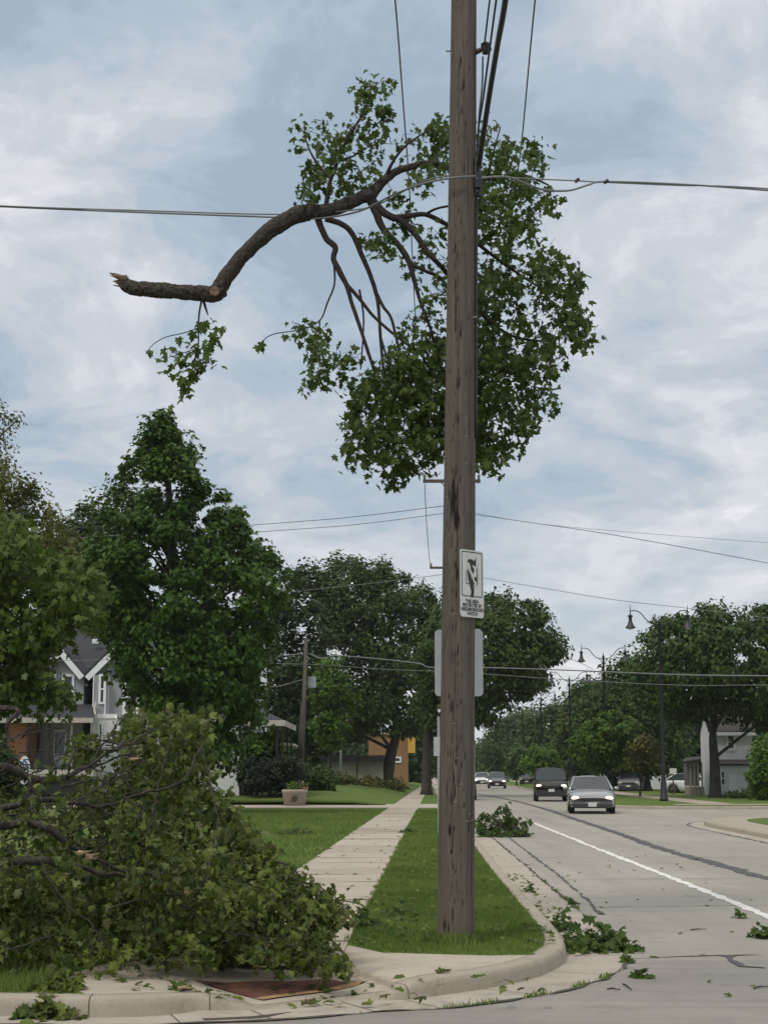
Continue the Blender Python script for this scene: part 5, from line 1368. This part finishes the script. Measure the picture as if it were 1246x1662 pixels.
# walls
mb = MB(); mb.box((xat(62, YG), YG, 0), (xat(137, YG), YG+8, zat(1097, YG)))                       # left gable block
mb.prism([(xat(62, YG), YG, zat(1097, YG)), (xat(137, YG), YG, zat(1097, YG)), (xat(99.5, YG), YG, zat(1054, YG))], (0, 8, 0))
mb.build('wall', M['siding'], hs)
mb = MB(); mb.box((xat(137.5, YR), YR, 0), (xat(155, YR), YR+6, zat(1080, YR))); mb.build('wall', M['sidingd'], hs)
mb = MB(); mb.box((xat(155.5, YG), YG-.6, zat(1160, YG)), (xat(176, YG), YG+8, zat(1097, YG)))     # bay
mb.box((xat(176.2, YG), YG, 0), (xat(404, YG), YG+9, zat(1097, YG)))
mb.prism([(xat(142, YG), YG+.3, zat(1097, YG)+.003), (xat(288, YG), YG+.3, zat(1097, YG)+.003), (xat(215, YG), YG+.3, zat(1026, YG))], (0, 8, 0))
mb.build('wall', M['siding'], hs)
mb = MB(); mb.box((xat(155.5, YG), YG-.9, 0), (xat(198, YG), YG-.005, zat(1162, YG)-.003)); mb.build('wall', M['sidingw'], hs)
mb = MB(); mb.box((xat(340, YG), YG-.4, 0), (xat(392, YG), YG-.01, zat(1180, YG))); mb.build('wall', M['sidingw'], hs)
# roofs
def gable_roof(xa, xm, xb, ze, zm, y0, y1, t=.18, ov=.25):
    mb = MB()
    for x in (xa, xb):
        s_ = -1 if x == xa else 1
        sl = (zm-ze)/abs(x-xm)
        xo, zo = x+s_*ov, ze-sl*ov
        mb.prism([(xm, y0, zm+.02), (xo, y0, zo+.02), (xo, y0, zo+.02+t), (xm, y0, zm+.02+t)], (0, y1-y0, 0))
    return mb
gable_roof(xat(62, YG), xat(99.5, YG), xat(137, YG), zat(1097, YG), zat(1054, YG), YG-.35, YG+8).build('roof', M['shingle'], hs)
gable_roof(xat(142, YG), xat(215, YG), xat(288, YG), zat(1097, YG), zat(1026, YG), YG-.35, YG+8.2, ov=.05).build('roof', M['shingle'], hs)
mb = MB()   # main hipped roof behind
e0, e1, r0_, r1_ = xat(60, YG+3), xat(412, YG+3), xat(118, YG+6), xat(380, YG+6)
ze, zr = zat(1097, YG+3), zat(1020, YG+6)
vs = [(e0, YG+1.5, ze), (e1, YG+1.5, ze), (e1, YG+11, ze), (e0, YG+11, ze), (r0_, YG+6, zr), (r1_, YG+6, zr)]
mb.add(vs, [(0, 1, 5, 4), (1, 2, 5), (2, 3, 4, 5), (3, 0, 4), (0, 3, 2, 1)]); rf = mb.build('roof', M['shingle'], hs)
mb = MB(); q = P(156, 1041, YG+3.7); mb.cbox(q, (.32, .3, .22)); mb.build('vent', M['trim'], rf)
# rake boards
mb = MB()
def board(x0, z0, x1, z1, y, w=.26, d=.10):
    v = np.array((x1-x0, 0, z1-z0)); v /= np.linalg.norm(v); n_ = np.array((-v[2], 0, v[0]));
    if n_[2] < 0: n_ = -n_
    a, b = np.array((x0, y, z0)), np.array((x1, y, z1))
    mb.prism([a-n_*w, b-n_*w, b, a], (0, -d, 0))
board(xat(58, YG), zat(1101, YG), xat(99.5, YG), zat(1052, YG), YG-.352); board(xat(99.5, YG), zat(1052, YG), xat(139.5, YG), zat(1098, YG), YG-.352)
board(xat(141, YG), zat(1099, YG), xat(215, YG), zat(1023, YG), YG-.353); board(xat(215, YG), zat(1023, YG), xat(290, YG), zat(1099, YG), YG-.353)
mb.build('rake_board', M['trim'], hs)
mb = MB(); 
for x in (155.8, 175.2): mb.box((xat(x, YG), YG-.66, zat(1160, YG)), (xat(x+1.8, YG), YG-.61, zat(1097, YG)))
mb.box((xat(176.4, YG), YG-.05, zat(1160, YG)), (xat(178.2, YG), YG-.005, zat(1085, YG)))
mb.box((xat(122, YR), YR-2.0, zat(1113, YG)), (xat(155, YR), YR-1.9, zat(1110, YG)))
mb.box((xat(155.6, YG), YG-.95, zat(1167, YG)), (xat(197, YG), YG-.905, zat(1160, YG)))
mb.build('corner_board', M['trim'], hs)
window(hs, 100, 122, 1094, 1143, YG); window(hs, 160, 173, 1094, 1143, YG-.6, .1); window(hs, 199, 227, 1103, 1160, YG, .14); window(hs, 158.5, 169, 1172, 1206, YG-.9, .1)
window(hs, 78, 92, 1094, 1143, YG, .1)
# front porch
mb = MB()
pr = [(xat(-40, 72), 71.6, zat(1168, 71.6)), (xat(157, 72), 71.6, zat(1168, 71.6)), (xat(157, YG), YG-.01, zat(1143, YG)), (xat(-40, YG), YG-.01, zat(1143, YG))]
mb.prism(pr, (0, 0, -.14)); prf = mb.build('porch_roof', M['shingle'], hs)
mb = MB(); mb.box((xat(-40, 72), 71.45, zat(1173, 71.5)), (xat(157, 72), 71.6, zat(1165, 71.5))); mb.tube([P(155, 1160, 71.5), P(153.5, 1150, 72.5), P(156, 1140, 74.2)], .05, 6); mb.build('gutter', M['trimtan'], prf)
mb = MB(); mb.box((xat(-40, 72), 71.9, zat(1260, 72)), (xat(157, 72), YG-.02, zat(1249, 72))); mb.build('porch_floor', M['trimtan'], hs)
for x in (50, 69, 82, 118, 152):
    mb = MB(); mb.box((xat(x, 72), 71.95, zat(1249, 72)), (xat(x+3, 72), 72.05, zat(1173, 72))); mb.build('porch_post', M['trimtan'] if x > 100 else M['black'], hs)
mb = MB(); mb.box((xat(50, 72), 72.0, zat(1226, 72)), (xat(70, 72), 72.06, zat(1223, 72)))
for x in range(51, 70, 3): mb.box((xat(x, 72), 72.01, zat(1249, 72)), (xat(x+.6, 72), 72.05, zat(1226, 72)))
mb.build('railing', M['black'], hs)
mb = MB(); mb.box((xat(20, 73), 72.6, 0), (xat(50, 73), YG-.03, zat(1174, 73))); mb.build('brick_wall', M['brickor'], hs)
mb = MB(); a, b = P(86, 1247, YG-.1), P(109, 1184, YG-.1); mb.box((a[0], YG-.1, a[2]), (b[0], YG-.01, b[2])); dr = mb.build('door', M['trim'], hs)
mb = MB(); a, b = P(90, 1222, YG-.1), P(105, 1188, YG-.1); mb.box((a[0], YG-.13, a[2]), (b[0], YG-.102, b[2])); mb.build('pane', M['pane'], dr)
mb = MB(); a, b = P(52, 1225, YG-.1), P(66, 1190, YG-.1); mb.box((a[0], YG-.1, a[2]), (b[0], YG-.02, b[2])); mb.build('window', M['pane'], hs)
# white entry arch trim
mb = MB(); mb.tube([P(186, 1163, 73.9), P(193, 1168, 73.9), P(193, 1180, 73.9), P(189, 1196, 73.9), P(186, 1210, 73.9), P(186, 1240, 73.9)], .07, 6); mb.build('downspout', M['trim'], hs, True)
# right gable edge and side porch
mb = MB(); mb.prism([P(428.5, 1038, YG+2), P(424.5, 1075, YG+2), P(423, 1106, YG+2), P(433.5, 1108, YG+2)], (0, .12, 0)); mb.build('rake_board', M['trim'], hs)
mb = MB(); mb.box((xat(414, YG), YG+.5, zat(1150, YG)), (xat(421.5, YG), YG+.6, zat(1135, YG))); mb.build('corner_board', M['trim'], hs)
mb = MB(); q = [P(400, 1169, 73), P(462, 1169, 73), P(480, 1178, 76.5), P(400, 1168, 77), P(416, 1147, 75.2), P(405, 1148, 76)]
mb.add(q, [(0, 1, 4), (1, 2, 4), (0, 4, 5), (2, 3, 5, 4), (0, 5, 3), (0, 3, 2, 1)]); sr = mb.build('porch_roof', M['shingle'], hs)
mb = MB()
for a, b in ((q[0], q[1]), (q[1], q[2])):
    e = np.array((0, 0, -.26)); off = np.array((0.02, -.06, 0)); mb.add([a+off, b+off, b+off+e, a+off+e], [(0, 3, 2, 1)]); mb.add([a, b, b+e, a+e], [(0, 1, 2, 3)])
mb.build('fascia', M['trimtan'], sr)
for x, y in ((449, 73.3), (458, 73.4), (466, 75.6), (472, 76)):
    mb = MB(); mb.box((xat(x, y), y, 0), (xat(x+3, y), y+.1, zat(1176, y))); mb.build('porch_post', M['black'], hs)
mb = MB(); mb.prism([P(455, 1205, 77), P(478, 1207, 77.4), P(490, 1213, 79), P(455, 1212, 79)], (0, 0, -.1)); mb.build('lean_to_roof', M['trimtan'], hs)
# white frame house on the right
YA = 100.0
a0 = P(1170, 1290, YA); a0[2] = KH
wh = thing('white_house', 'white two storey frame house behind the forked elm at right', 'house', a0)
xl, xr_, ze_, zp_ = xat(1150, YA), xat(1216, YA), zat(1186, YA), zat(1152, YA)
mb = MB(); mb.box((xl, YA, 0), (xr_, YA+3.4, ze_))
mb.prism([(xl, YA, ze_), (xl, YA+3.4, ze_), (xl, YA+1.7, zp_)], (xr_-xl, 0, 0)); mb.build('wall', M['sidingw'], wh)
mb = MB()
for ya_, yb_ in ((YA-.25, YA+1.7), (YA+3.65, YA+1.7)):
    zz_ = ze_-.25*(zp_-ze_)/1.7
    mb.prism([(xl-.2, ya_, zz_+.02), (xl-.2, yb_, zp_+.02), (xl-.2, yb_, zp_+.16), (xl-.2, ya_, zz_+.16)], (xr_-xl+.4, 0, 0))
mb.build('roof', M['shinglebr'], wh)
mb = MB(); mb.box((xl-.03, YA-.06, 0), (xl+.12, YA-.003, ze_)); mb.box((xl-.2, YA-.34, ze_-.3), (xr_+.2, YA-.253, ze_-.1)); mb.build('rake_board', M['trim'], wh)
window(wh, 1178, 1192, 1191, 1218, YA)
mb = MB(); mb.box((xat(1151, YA), YA-1.6, 0), (xat(1206, YA), YA-.01, zat(1243, YA))); mb.build('entry_wall', M['sidingw'], wh)
mb = MB(); mb.prism([(xat(1149, YA), YA-1.9, zat(1243, YA)), (xat(1208, YA), YA-1.9, zat(1243, YA)), (xat(1208, YA), YA-.02, zat(1236, YA)), (xat(1149, YA), YA-.02, zat(1236, YA))], (0, 0, .12)); mb.build('entry_roof', M['shinglebr'], wh)
window(wh, 1168.5, 1176, 1251, 1275, YA-1.6, .07); 
mb = MB(); a, b = P(1183, 1288, YA-1.65), P(1193, 1258, YA-1.65); mb.box((a[0], YA-1.65, a[2]), (b[0], YA-1.605, b[2])); mb.build('door', M['trim'], wh)
mb = MB(); mb.prism([P(1106, 1236, YA-.5), P(1136, 1232, YA-.5), P(1136, 1227, YA+1.5), P(1112, 1230, YA+1.5)], (0, 0, -.15)); mb.build('porch_roof', M['shinglebr'], wh)
for x in (1113, 1119, 1125, 1131):
    mb = MB(); mb.box((xat(x, YA), YA-.3, 0), (xat(x+2.2, YA), YA-.15, zat(1237, YA))); mb.build('porch_post', M['tan'], wh)
mb = MB(); mb.box((xat(1112, YA), YA-.2, 0), (xat(1135.5, YA), YA+1.4, zat(1277, YA))); mb.build('porch_floor', M['tan'], wh)
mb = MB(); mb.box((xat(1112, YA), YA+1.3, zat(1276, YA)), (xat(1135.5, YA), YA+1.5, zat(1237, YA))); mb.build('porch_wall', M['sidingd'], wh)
# farther white house
YF = 135.0
a0 = P(1030, 1280, YF); a0[2] = KH
w2 = thing('white_house', 'farther white house glimpsed between the small trees and first lamp', 'house', a0)
mb = MB(); mb.box((xat(990, YF), YF, 0), (xat(1082, YF), YF+8, zat(1215, YF))); mb.prism([(xat(990, YF), YF, zat(1215, YF)), (xat(1082, YF), YF, zat(1215, YF)), (xat(1045, YF), YF, zat(1178, YF))], (0, 8, 0)); mb.build('wall', M['sidingw'], w2)
gable_roof(xat(990, YF), xat(1045, YF), xat(1082, YF), zat(1215, YF), zat(1178, YF), YF-.3, YF+8.3).build('roof', M['shinglebr'], w2)
window(w2, 1000, 1010, 1228, 1248, YF); window(w2, 1058, 1066, 1228, 1248, YF)
# brick building and low garages, centre
YK = 150.0
a0 = P(640, 1278, YK); a0[2] = KH
bk = thing('brick_building', 'orange brick building behind the leaning elm trunk', 'building', a0)
mb = MB(); mb.box((xat(598, YK), YK, 0), (xat(662, YK), YK+14, zat(1192, YK))); mb.build('wall', M['brick'], bk)
mb = MB(); mb.box((xat(597, YK), YK-.2, zat(1192, YK)), (xat(663, YK), YK+14.2, zat(1188, YK))); mb.build('parapet', M['trimtan'], bk)
mb = MB(); mb.box((xat(661.5, YK), YK-.6, zat(1222, YK)), (xat(673, YK), YK-.25, zat(1190, YK))); mb.build('hanging_banner', M['awning'], bk)
window(bk, 637, 651, 1228, 1238, YK, .15, 'trim', False)
YK2 = 128.0
a0 = P(575, 1284, YK2); a0[2] = KH
gr = thing('garage', 'low grey garage with dark flat roof behind the flagpole', 'garage', a0)
mb = MB(); mb.box((xat(525, YK2), YK2, 0), (xat(578.5, YK2), YK2+6, zat(1236, YK2))); mb.box((xat(580.5, YK2), YK2+.1, 0), (xat(622, YK2), YK2+6, zat(1236, YK2))); mb.build('wall', M['tan'], gr)
mb = MB(); mb.box((xat(520, YK2), YK2-.7, zat(1236, YK2)+.003), (xat(624, YK2), YK2+6.3, zat(1226, YK2))); mb.build('roof', M['black'], gr)
mb = MB(); a, b = P(532, 1270, YK2-.03), P(560, 1245, YK2-.03); mb.box((a[0], YK2-.03, a[2]), (b[0], YK2-.003, b[2])); mb.build('garage_door', M['trimtan'], gr)

# ================================================================== STREET LAMPS
def make_lamp(label):
    t = thing('street_lamp', label, 'street lamp', (0, 0, 0), 0, 'double armed street lamps along the avenue')
    H = 8.9
    mb = MB(); mb.lathe([(.22, 0), (.22, .12), (.17, .2), (.15, .9), (.12, 1.0), (.105, 1.2), (.07, H), (.09, H+.02), (.085, H+.12), (.03, H+.2), (.012, H+.42)], (0, 0, 0), 12); mb.build('pole', M['black'], t, True, True)
    for s_ in (-1, 1):
        mb = MB()
        pts = [(0, 0, H-.05), (s_*.35, 0, H+.0), (s_*.62, 0, H+.18), (s_*.9, 0, H+.52), (s_*1.15, 0, H+.66), (s_*1.45, 0, H+.66)]
        mb.tube(cat_rom(pts, 5), .027, 7); mb.tube([(s_*1.45, 0, H+.45), (s_*1.45, 0, H+.95)], [.03, .012], 7)
        mb.tube([(0, 0, H-.5), (s_*.2, 0, H-.1), (s_*.35, 0, H)], .02, 6)
        arm = mb.build('arm', M['black'], t, True, True)
        mb = MB(); mb.lathe([(.04, .48), (.13, .42), (.13, .37), (.08, .33), (.09, .14), (.15, -.04), (.26, -.19), (.27, -.22), (.24, -.22), (.12, -.12)], (s_*1.45, 0, H), 14); sh_ = mb.build('lamp_shade', M['black'], arm, True, True)
        mb = MB(); mb.lathe([(.20, -.20), (.15, -.26), (.06, -.29)], (s_*1.45, 0, H), 12); mb.build('lens', M['lens'], sh_, True, True)
    return t
LPX = [(1075.5, 81), (982.5, 106), (926, 132), (879, 166), (849, 198), (823.5, 236), (807, 268)]
LL = ['nearest tall black double armed street lamp before the forked elm', 'second black double armed lamp from the front, behind the bright small tree', 'third black lamp, its arm against the sky beside the left elm crown',
      'fourth lamp, a slim black post behind the dark oncoming vehicle', 'fifth lamp, slim post left of the dark oncoming vehicle', 'sixth lamp, thin post above the small oncoming car', 'seventh and farthest thin lamp post above the white car']
lamp = make_lamp(LL[0])
for i, (px, Y) in enumerate(LPX):
    o = lamp if i == 0 else copy_tree(lamp)
    o.location = (P(px, 1250, Y)[0], Y, KH); o['label'] = LL[i]; o.rotation_euler = (0, 0, R(-3))

# ================================================================== CARS
def make_car(label, paint, L, W, H, hood_z, belt_z, ws0, ws1, rr0, rr1, cat='car', name='parked_car', lights=True, clear=.2, wheel_r=.33, group='cars on the avenue', boxy=False, lower='plastic'):
    t = thing(name, label, cat, (0, 0, 0), 0, group)
    y0 = -L/2; n = 44; ax = (y0+.9, y0+L-.95); rows = []
    for i in range(n+1):
        f = i/n; y = y0+L*f
        e = min(f, 1-f)
        w = W/2*(1-.16*math.exp(-e*16)-.02)
        zt = np.interp(y-y0, [0, .12, .35, ws0, ws1, rr0, rr1, L-.1, L], [hood_z-.28, hood_z-.13, hood_z-.05, belt_z, belt_z+.03, belt_z+.04, belt_z+.04, belt_z, belt_z-.2])
        zl = clear+.12*math.exp(-e*30)
        for a in ax:
            d = abs(y-a); rw = wheel_r+.06
            if d < rw: zl = max(zl, math.sqrt(rw*rw-d*d)+wheel_r-.02)
        zl = min(zl, zt-.2)
        zm = (zl+zt)/2
        half = [(w*.80, zl), (w*.97, zl+.06), (w, max(zm, zl+.1)), (w*.985, zt-.10), (w*.93, zt-.02), (w*.62, zt+.03), (0.0, zt+.045)]
        ring = [(x, y, z) for x, z in half]+[(-x, y, z) for x, z in reversed(half[:-1])]
        rows.append(ring)
    mb = MB(); mb.grid(rows); k = len(rows[0]); mb.f.append(tuple(range(k))); mb.m.append(0); mb.f.append(tuple(range(n*k+k-1, n*k-1, -1))); mb.m.append(0)
    for r_ in range(n): mb.f.append((r_*k+k-1, r_*k, (r_+1)*k, (r_+1)*k+k-1)); mb.m.append(0)
    mb.build('body', M[paint], t, True, True)
    wb, wt_ = W/2*.91, W/2*(.78 if boxy else .68)
    A_, B_, C2, D2 = y0+ws0, y0+ws1, y0+rr0, y0+rr1
    zb = belt_z+.015; zr = H-.05
    # roof panel
    rows = []
    for f in np.linspace(-.04, 1.04, 9):
        y = B_+(C2-B_)*f; dz = .05*math.sin(math.pi*min(max(f, 0), 1))
        rows.append([(x*wt_*1.02, y, zr-.02+dz*.6+.05*(1-x*x)) for x in (-1, -.85, -.5, 0, .5, .85, 1)])
    mb = MB(); mb.grid(rows)
    for s_ in (-1, 1):
        for (ya, yb, r_) in ((A_, B_, .035), (D2, C2, .05), ((A_+D2)/2, (B_+C2)/2, .035)): mb.tube([(s_*wb, ya, zb-.03), (s_*wt_, yb, zr)], r_, 6)
    mb.build('roof', M[paint], t, True, True)
    mb = MB(); rows = []
    for v_ in np.linspace(0, 1, 4):
        rows.append([((wb*(1-v_)+wt_*v_)*x, A_+(B_-A_)*v_-.16*(1-x*x), zb+(zr-zb)*v_+.03*(1-x*x)*v_) for x in (-.97, -.7, -.35, 0, .35, .7, .97)])
    mb.grid(rows); mb.build('windshield', M['carglass'], t, True, True)
    mb = MB(); mb.add([(-wb*.97, D2, zb), (wb*.97, D2, zb), (wt_*.97, C2, zr), (-wt_*.97, C2, zr)], [(0, 1, 2, 3)]); mb.build('rear_window', M['carglass'], t, False, True)
    for s_ in (-1, 1):
        mb = MB(); mb.add([(s_*wb*.985, A_+.03, zb-.02), (s_*wb*.985, D2-.03, zb-.02), (s_*wt_*.985, C2, zr-.01), (s_*wt_*.985, B_, zr-.01)], [(0, 1, 2, 3)]); mb.build('side_window', M['carglass'], t, False, True)
        mb = MB(); mb.lathe([(.001, -.05), (.10, -.03), (.11, .03), (.05, .06)], (0, 0, 0), 10); o = mb.build('mirror', M[paint], t, True, True); o.location = (s_*(W/2+.07), A_+.25, belt_z+.05); o.rotation_euler = (R(90), 0, 0); o.scale = (1, .7, 1)
        hl = MB(); zc_ = hood_z-.25; x_ = s_*W/2*.70
        hl.lathe([(.001, -.05), (.07, -.045), (.12, -.01), (.13, .05)], (0, 0, 0), 12); o = hl.build('headlight', M['headlight' if lights else 'lens'], t, True, True); o.location = (x_, y0+.07, zc_); o.rotation_euler = (R(90), 0, R(-s_*14)); o.scale = (1.25, .62, 1); o.rotation_euler = (R(-90), 0, R(s_*14)); 
        for a in ax:
            mb = MB(); wr = wheel_r; mb.lathe([(wr*.6, -.11), (wr*.95, -.11), (wr, -.07), (wr, .07), (wr*.95, .11), (wr*.6, .11)], (s_*(W/2-.14), a, wr), 20, 'x')
            wl_ = mb.build('wheel', M['tyre'], t, True, True)
            mb = MB(); mb.lathe([(.001, .085), (wr*.25, .09), (wr*.5, .075), (wr*.62, .105)] if s_ > 0 else [(.001, -.085), (wr*.25, -.09), (wr*.5, -.075), (wr*.62, -.105)], (s_*(W/2-.135), a, wr), 16, 'x'); mb.build('rim', M['alloy'], wl_, True, True)
    zg = hood_z-.26
    mb = MB(); mb.box((-W*.22, y0-.015, zg-.10), (W*.22, y0+.08, zg+.02)); mb.build('grille', M['plastic'], t, False, True)
    mb = MB(); mb.prism([(-W*.40, y0-.03, clear+.05), (W*.40, y0-.03, clear+.05), (W*.43, y0-.01, zg-.2), (-W*.43, y0-.01, zg-.2)], (0, .18, 0)); mb.build('bumper', M[lower], t, False, True)
    mb = MB(); mb.box((-.16, y0-.05, zg-.30), (.16, y0-.032, zg-.15)); mb.build('licence_plate', M['plate'], t, False, True)
    return t
def put(o, px, py, rz=0):
    c = G(px, py, 0); o.location = (c[0]*(c[1]+2.1)/c[1], c[1]+2.1, 0); o.rotation_euler = (0, 0, rz); return o
put(make_car('silver grey saloon with lit headlights nearest on the road', 'silver', 4.8, 1.82, 1.43, .84, .90, 1.25, 2.15, 3.3, 4.3, 'car', 'oncoming_car'), 958, 1321, R(-5.5))
put(make_car('dark brown black sport utility with lit headlights behind the silver saloon', 'carblack', 4.9, 1.88, 1.80, 1.08, 1.14, 1.3, 1.85, 4.2, 4.75, 'car', 'oncoming_car', True, .26, .38, boxy=True), 893, 1301, R(-4.5))
put(make_car('small dark car with lit headlights far up the avenue', 'cardark', 4.6, 1.80, 1.55, .92, .98, 1.2, 1.95, 3.6, 4.3, 'car', 'oncoming_car', True), 806, 1280, R(-3.5))
put(make_car('white car with lit headlights just left of the far dark car', 'carwhite', 4.6, 1.80, 1.5, .90, .96, 1.2, 1.95, 3.4, 4.2, 'car', 'oncoming_car', True), 782, 1276, R(-3.5))
put(make_car('black parked car mostly hidden behind the tall pole', 'carblack', 4.6, 1.80, 1.5, .9, .96, 1.2, 1.95, 3.4, 4.2, 'car', 'parked_car', False), 747, 1299, R(-1.5))
put(make_car('silver parked sport utility facing out beside the far white house', 'silverlight', 4.6, 1.82, 1.7, 1.0, 1.08, 1.2, 1.8, 3.9, 4.4, 'car', 'parked_car', False, boxy=True), 1025, 1287, R(-15))
put(make_car('dark parked car left of the silver sport utility', 'cardark', 4.5, 1.78, 1.5, .9, .96, 1.2, 1.95, 3.4, 4.2, 'car', 'parked_car', False), 997, 1286, R(-15))
put(make_car('dark parked car beyond the dark oncoming vehicle', 'carblack', 4.5, 1.78, 1.6, .95, 1.0, 1.2, 1.9, 3.6, 4.3, 'car', 'parked_car', False), 857, 1275, R(-10))
put(make_car('white parked car by the white house porch', 'carwhite', 4.5, 1.78, 1.5, .9, .96, 1.2, 1.95, 3.4, 4.2, 'car', 'parked_car', False), 1128, 1291, R(60))

# ================================================================== SMALL THINGS
c = G(478, 1308, KH); s_ = ppm(c[1])
pt_ = thing('stone_planter', 'round stone planter tub with dark emblem and flowers beside the path', 'planter', c)
mb = MB(); mb.lathe([(.40, 0), (.45, .02), (.53, .55), (.56, .58), (.56, .68), (.50, .70), (.46, .60), (.001, .58)], c, 24); mb.build('tub', M['stone'], pt_, True)
mb = MB(); mb.lathe([(.41, -.004), (.42, .10)], c, 24); mb.build('base_band', M['black'], pt_, True)
mb = MB(); mb.prism([(c[0]-.12, c[1]-.53, .33), (c[0]+.10, c[1]-.53, .30), (c[0]+.16, c[1]-.54, .50), (c[0]+.02, c[1]-.55, .58), (c[0]-.10, c[1]-.54, .50)], (0, -.02, 0)); mb.build('emblem', M['joint'], pt_)
n = 160; off = rand_ball(n)*np.array((.5, .4, .32)); pp = c+np.array((.05, 0, .78))+off
leaf_mesh('plants', T_DIA, pp, rand_unit(n)+np.array((0, 0, .6)), rand_unit(n), .13*rng.uniform(.6, 1.3, n), rng.uniform(.2, .9, n), M['bright'], pt_)
n = 26; pp = c+np.array((.28, -.1, .82))+rand_ball(n)*np.array((.4, .3, .25)); leaf_mesh('flowers', T_DIA, pp, rand_unit(n)+np.array((0, -.6, .4)), rand_unit(n), .10, rng.uniform(0, 1, n), M['flower'], pt_)
YFp = 125.0
f0 = P(552, 1282, YFp); f0[2] = KH
fp = thing('flagpole', 'slim white flagpole with limp red striped flag before the elm', 'flagpole', f0)
mb = MB(); mb.tube([f0, P(555, 1113, YFp)], [.09, .06], 8); mb.lathe([(.001, -.1), (.12, -.05), (.12, .05), (.001, .1)], P(555, 1110, YFp), 8); mb.build('pole', M['signback'], fp, True)
mb = MB(); rows = []
for i in range(9):
    z = P(555, 1138+i*4.2, YFp)[2]; rows.append([(f0[0]+.2+j*.09+.05*math.sin(i*1.3+j), YFp-.1+.12*math.sin(j*2.2+i*.4), z-.03*j) for j in range(5)])
for i in range(8):
    mb.mi = 0 if i < 3 else (1 if i % 2 else 2); mb.grid(rows[i:i+2])
mb.build('flag', [M['cardark'], M['red'], M['trim']], fp, True)
# oval disc and tub on the porch lawn
q = P(40, 1250, 66); dsc = thing('oval_disc', 'upright white oval disc with blue green rings left of the porch', 'yard ornament', (q[0], q[1], KH))
for k, (a, b, mm) in enumerate(((.24, .58, 'trim'), (.17, .42, 'blue'), (.12, .30, 'trim'), (.06, .15, 'blue'))):
    mb = MB(); mb.prism([(q[0]+a*math.cos(x), q[1]-.02*k, q[2]+b*math.sin(x)) for x in np.linspace(0, 6.28, 24, endpoint=False)], (0, -.019, 0)); mb.build('disc' if k == 0 else 'ring', M[mm], dsc)
mb = MB(); mb.box((q[0]-.2, q[1]+.01, KH), (q[0]+.2, q[1]+.2, q[2]-.45)); mb.build('stand', M['black'], dsc)
q = P(257, 1277, 60); tb = thing('garden_tub', 'blue and white plastic tub on the lawn behind the brush', 'tub', (q[0], q[1], KH))
mb = MB(); mb.lathe([(.30, KH), (.38, KH+.42), (.41, KH+.44), (.41, KH+.5), (.36, KH+.48)], (q[0], q[1], 0), 18); mb.build('body', M['blue'], tb, True)
mb = MB(); mb.lathe([(.43, KH+.44), (.43, KH+.54), (.38, KH+.54)], (q[0], q[1], 0), 18); mb.build('rim', M['trim'], tb, True)
# hydrant, white notice board, white marker post
YN = 104.0
a, b = P(1086, 1256, YN), P(1097, 1247, YN); nb = thing('notice_board', 'small white board on a post between lamp and white house', 'sign', (a[0]+.2, YN, KH))
mb = MB(); mb.box((a[0], YN-.03, a[2]), (b[0], YN, b[2])); mb.build('board', M['trim'], nb)
mb = MB(); mb.box(((a[0]+b[0])/2-.04, YN+.003, KH), ((a[0]+b[0])/2+.04, YN+.08, b[2])); mb.build('post', M['woodgrey'], nb)
YM = 160.0
a = P(767.5, 1276, YM); mk = thing('marker_post', 'white post with red top just right of the tall pole', 'post', (a[0], YM, 0))
mb = MB(); mb.tube([(a[0], YM, 0), (a[0], YM, zat(1212, YM))], .2, 10); mb.build('shaft', M['trim'], mk, True)
mb = MB(); mb.tube([(a[0], YM, zat(1212, YM)), (a[0], YM, zat(1206, YM))], .22, 10); mb.build('cap', M['red'], mk, True)

# ================================================================== HAZE
mb = MB(); mb.box((-960, -360, -1.05), (960, 1560, 40))
hz_ = mb.build('haze', bpy.data.materials.new('haze_air')); hz_['kind'] = 'stuff'; hz_['label'] = 'faint grey summer haze over the whole avenue'
hm = hz_.data.materials[0]; hm.use_nodes = True; nt = hm.node_tree; nt.nodes.clear()
pv = nt.nodes.new('ShaderNodeVolumePrincipled'); pv.inputs['Color'].default_value = (0.82, 0.87, 0.92, 1); pv.inputs['Density'].default_value = 0.00013
ou = nt.nodes.new('ShaderNodeOutputMaterial'); link(nt, pv.outputs[0], ou.inputs['Volume'])
SC.cycles.volume_bounces = 1
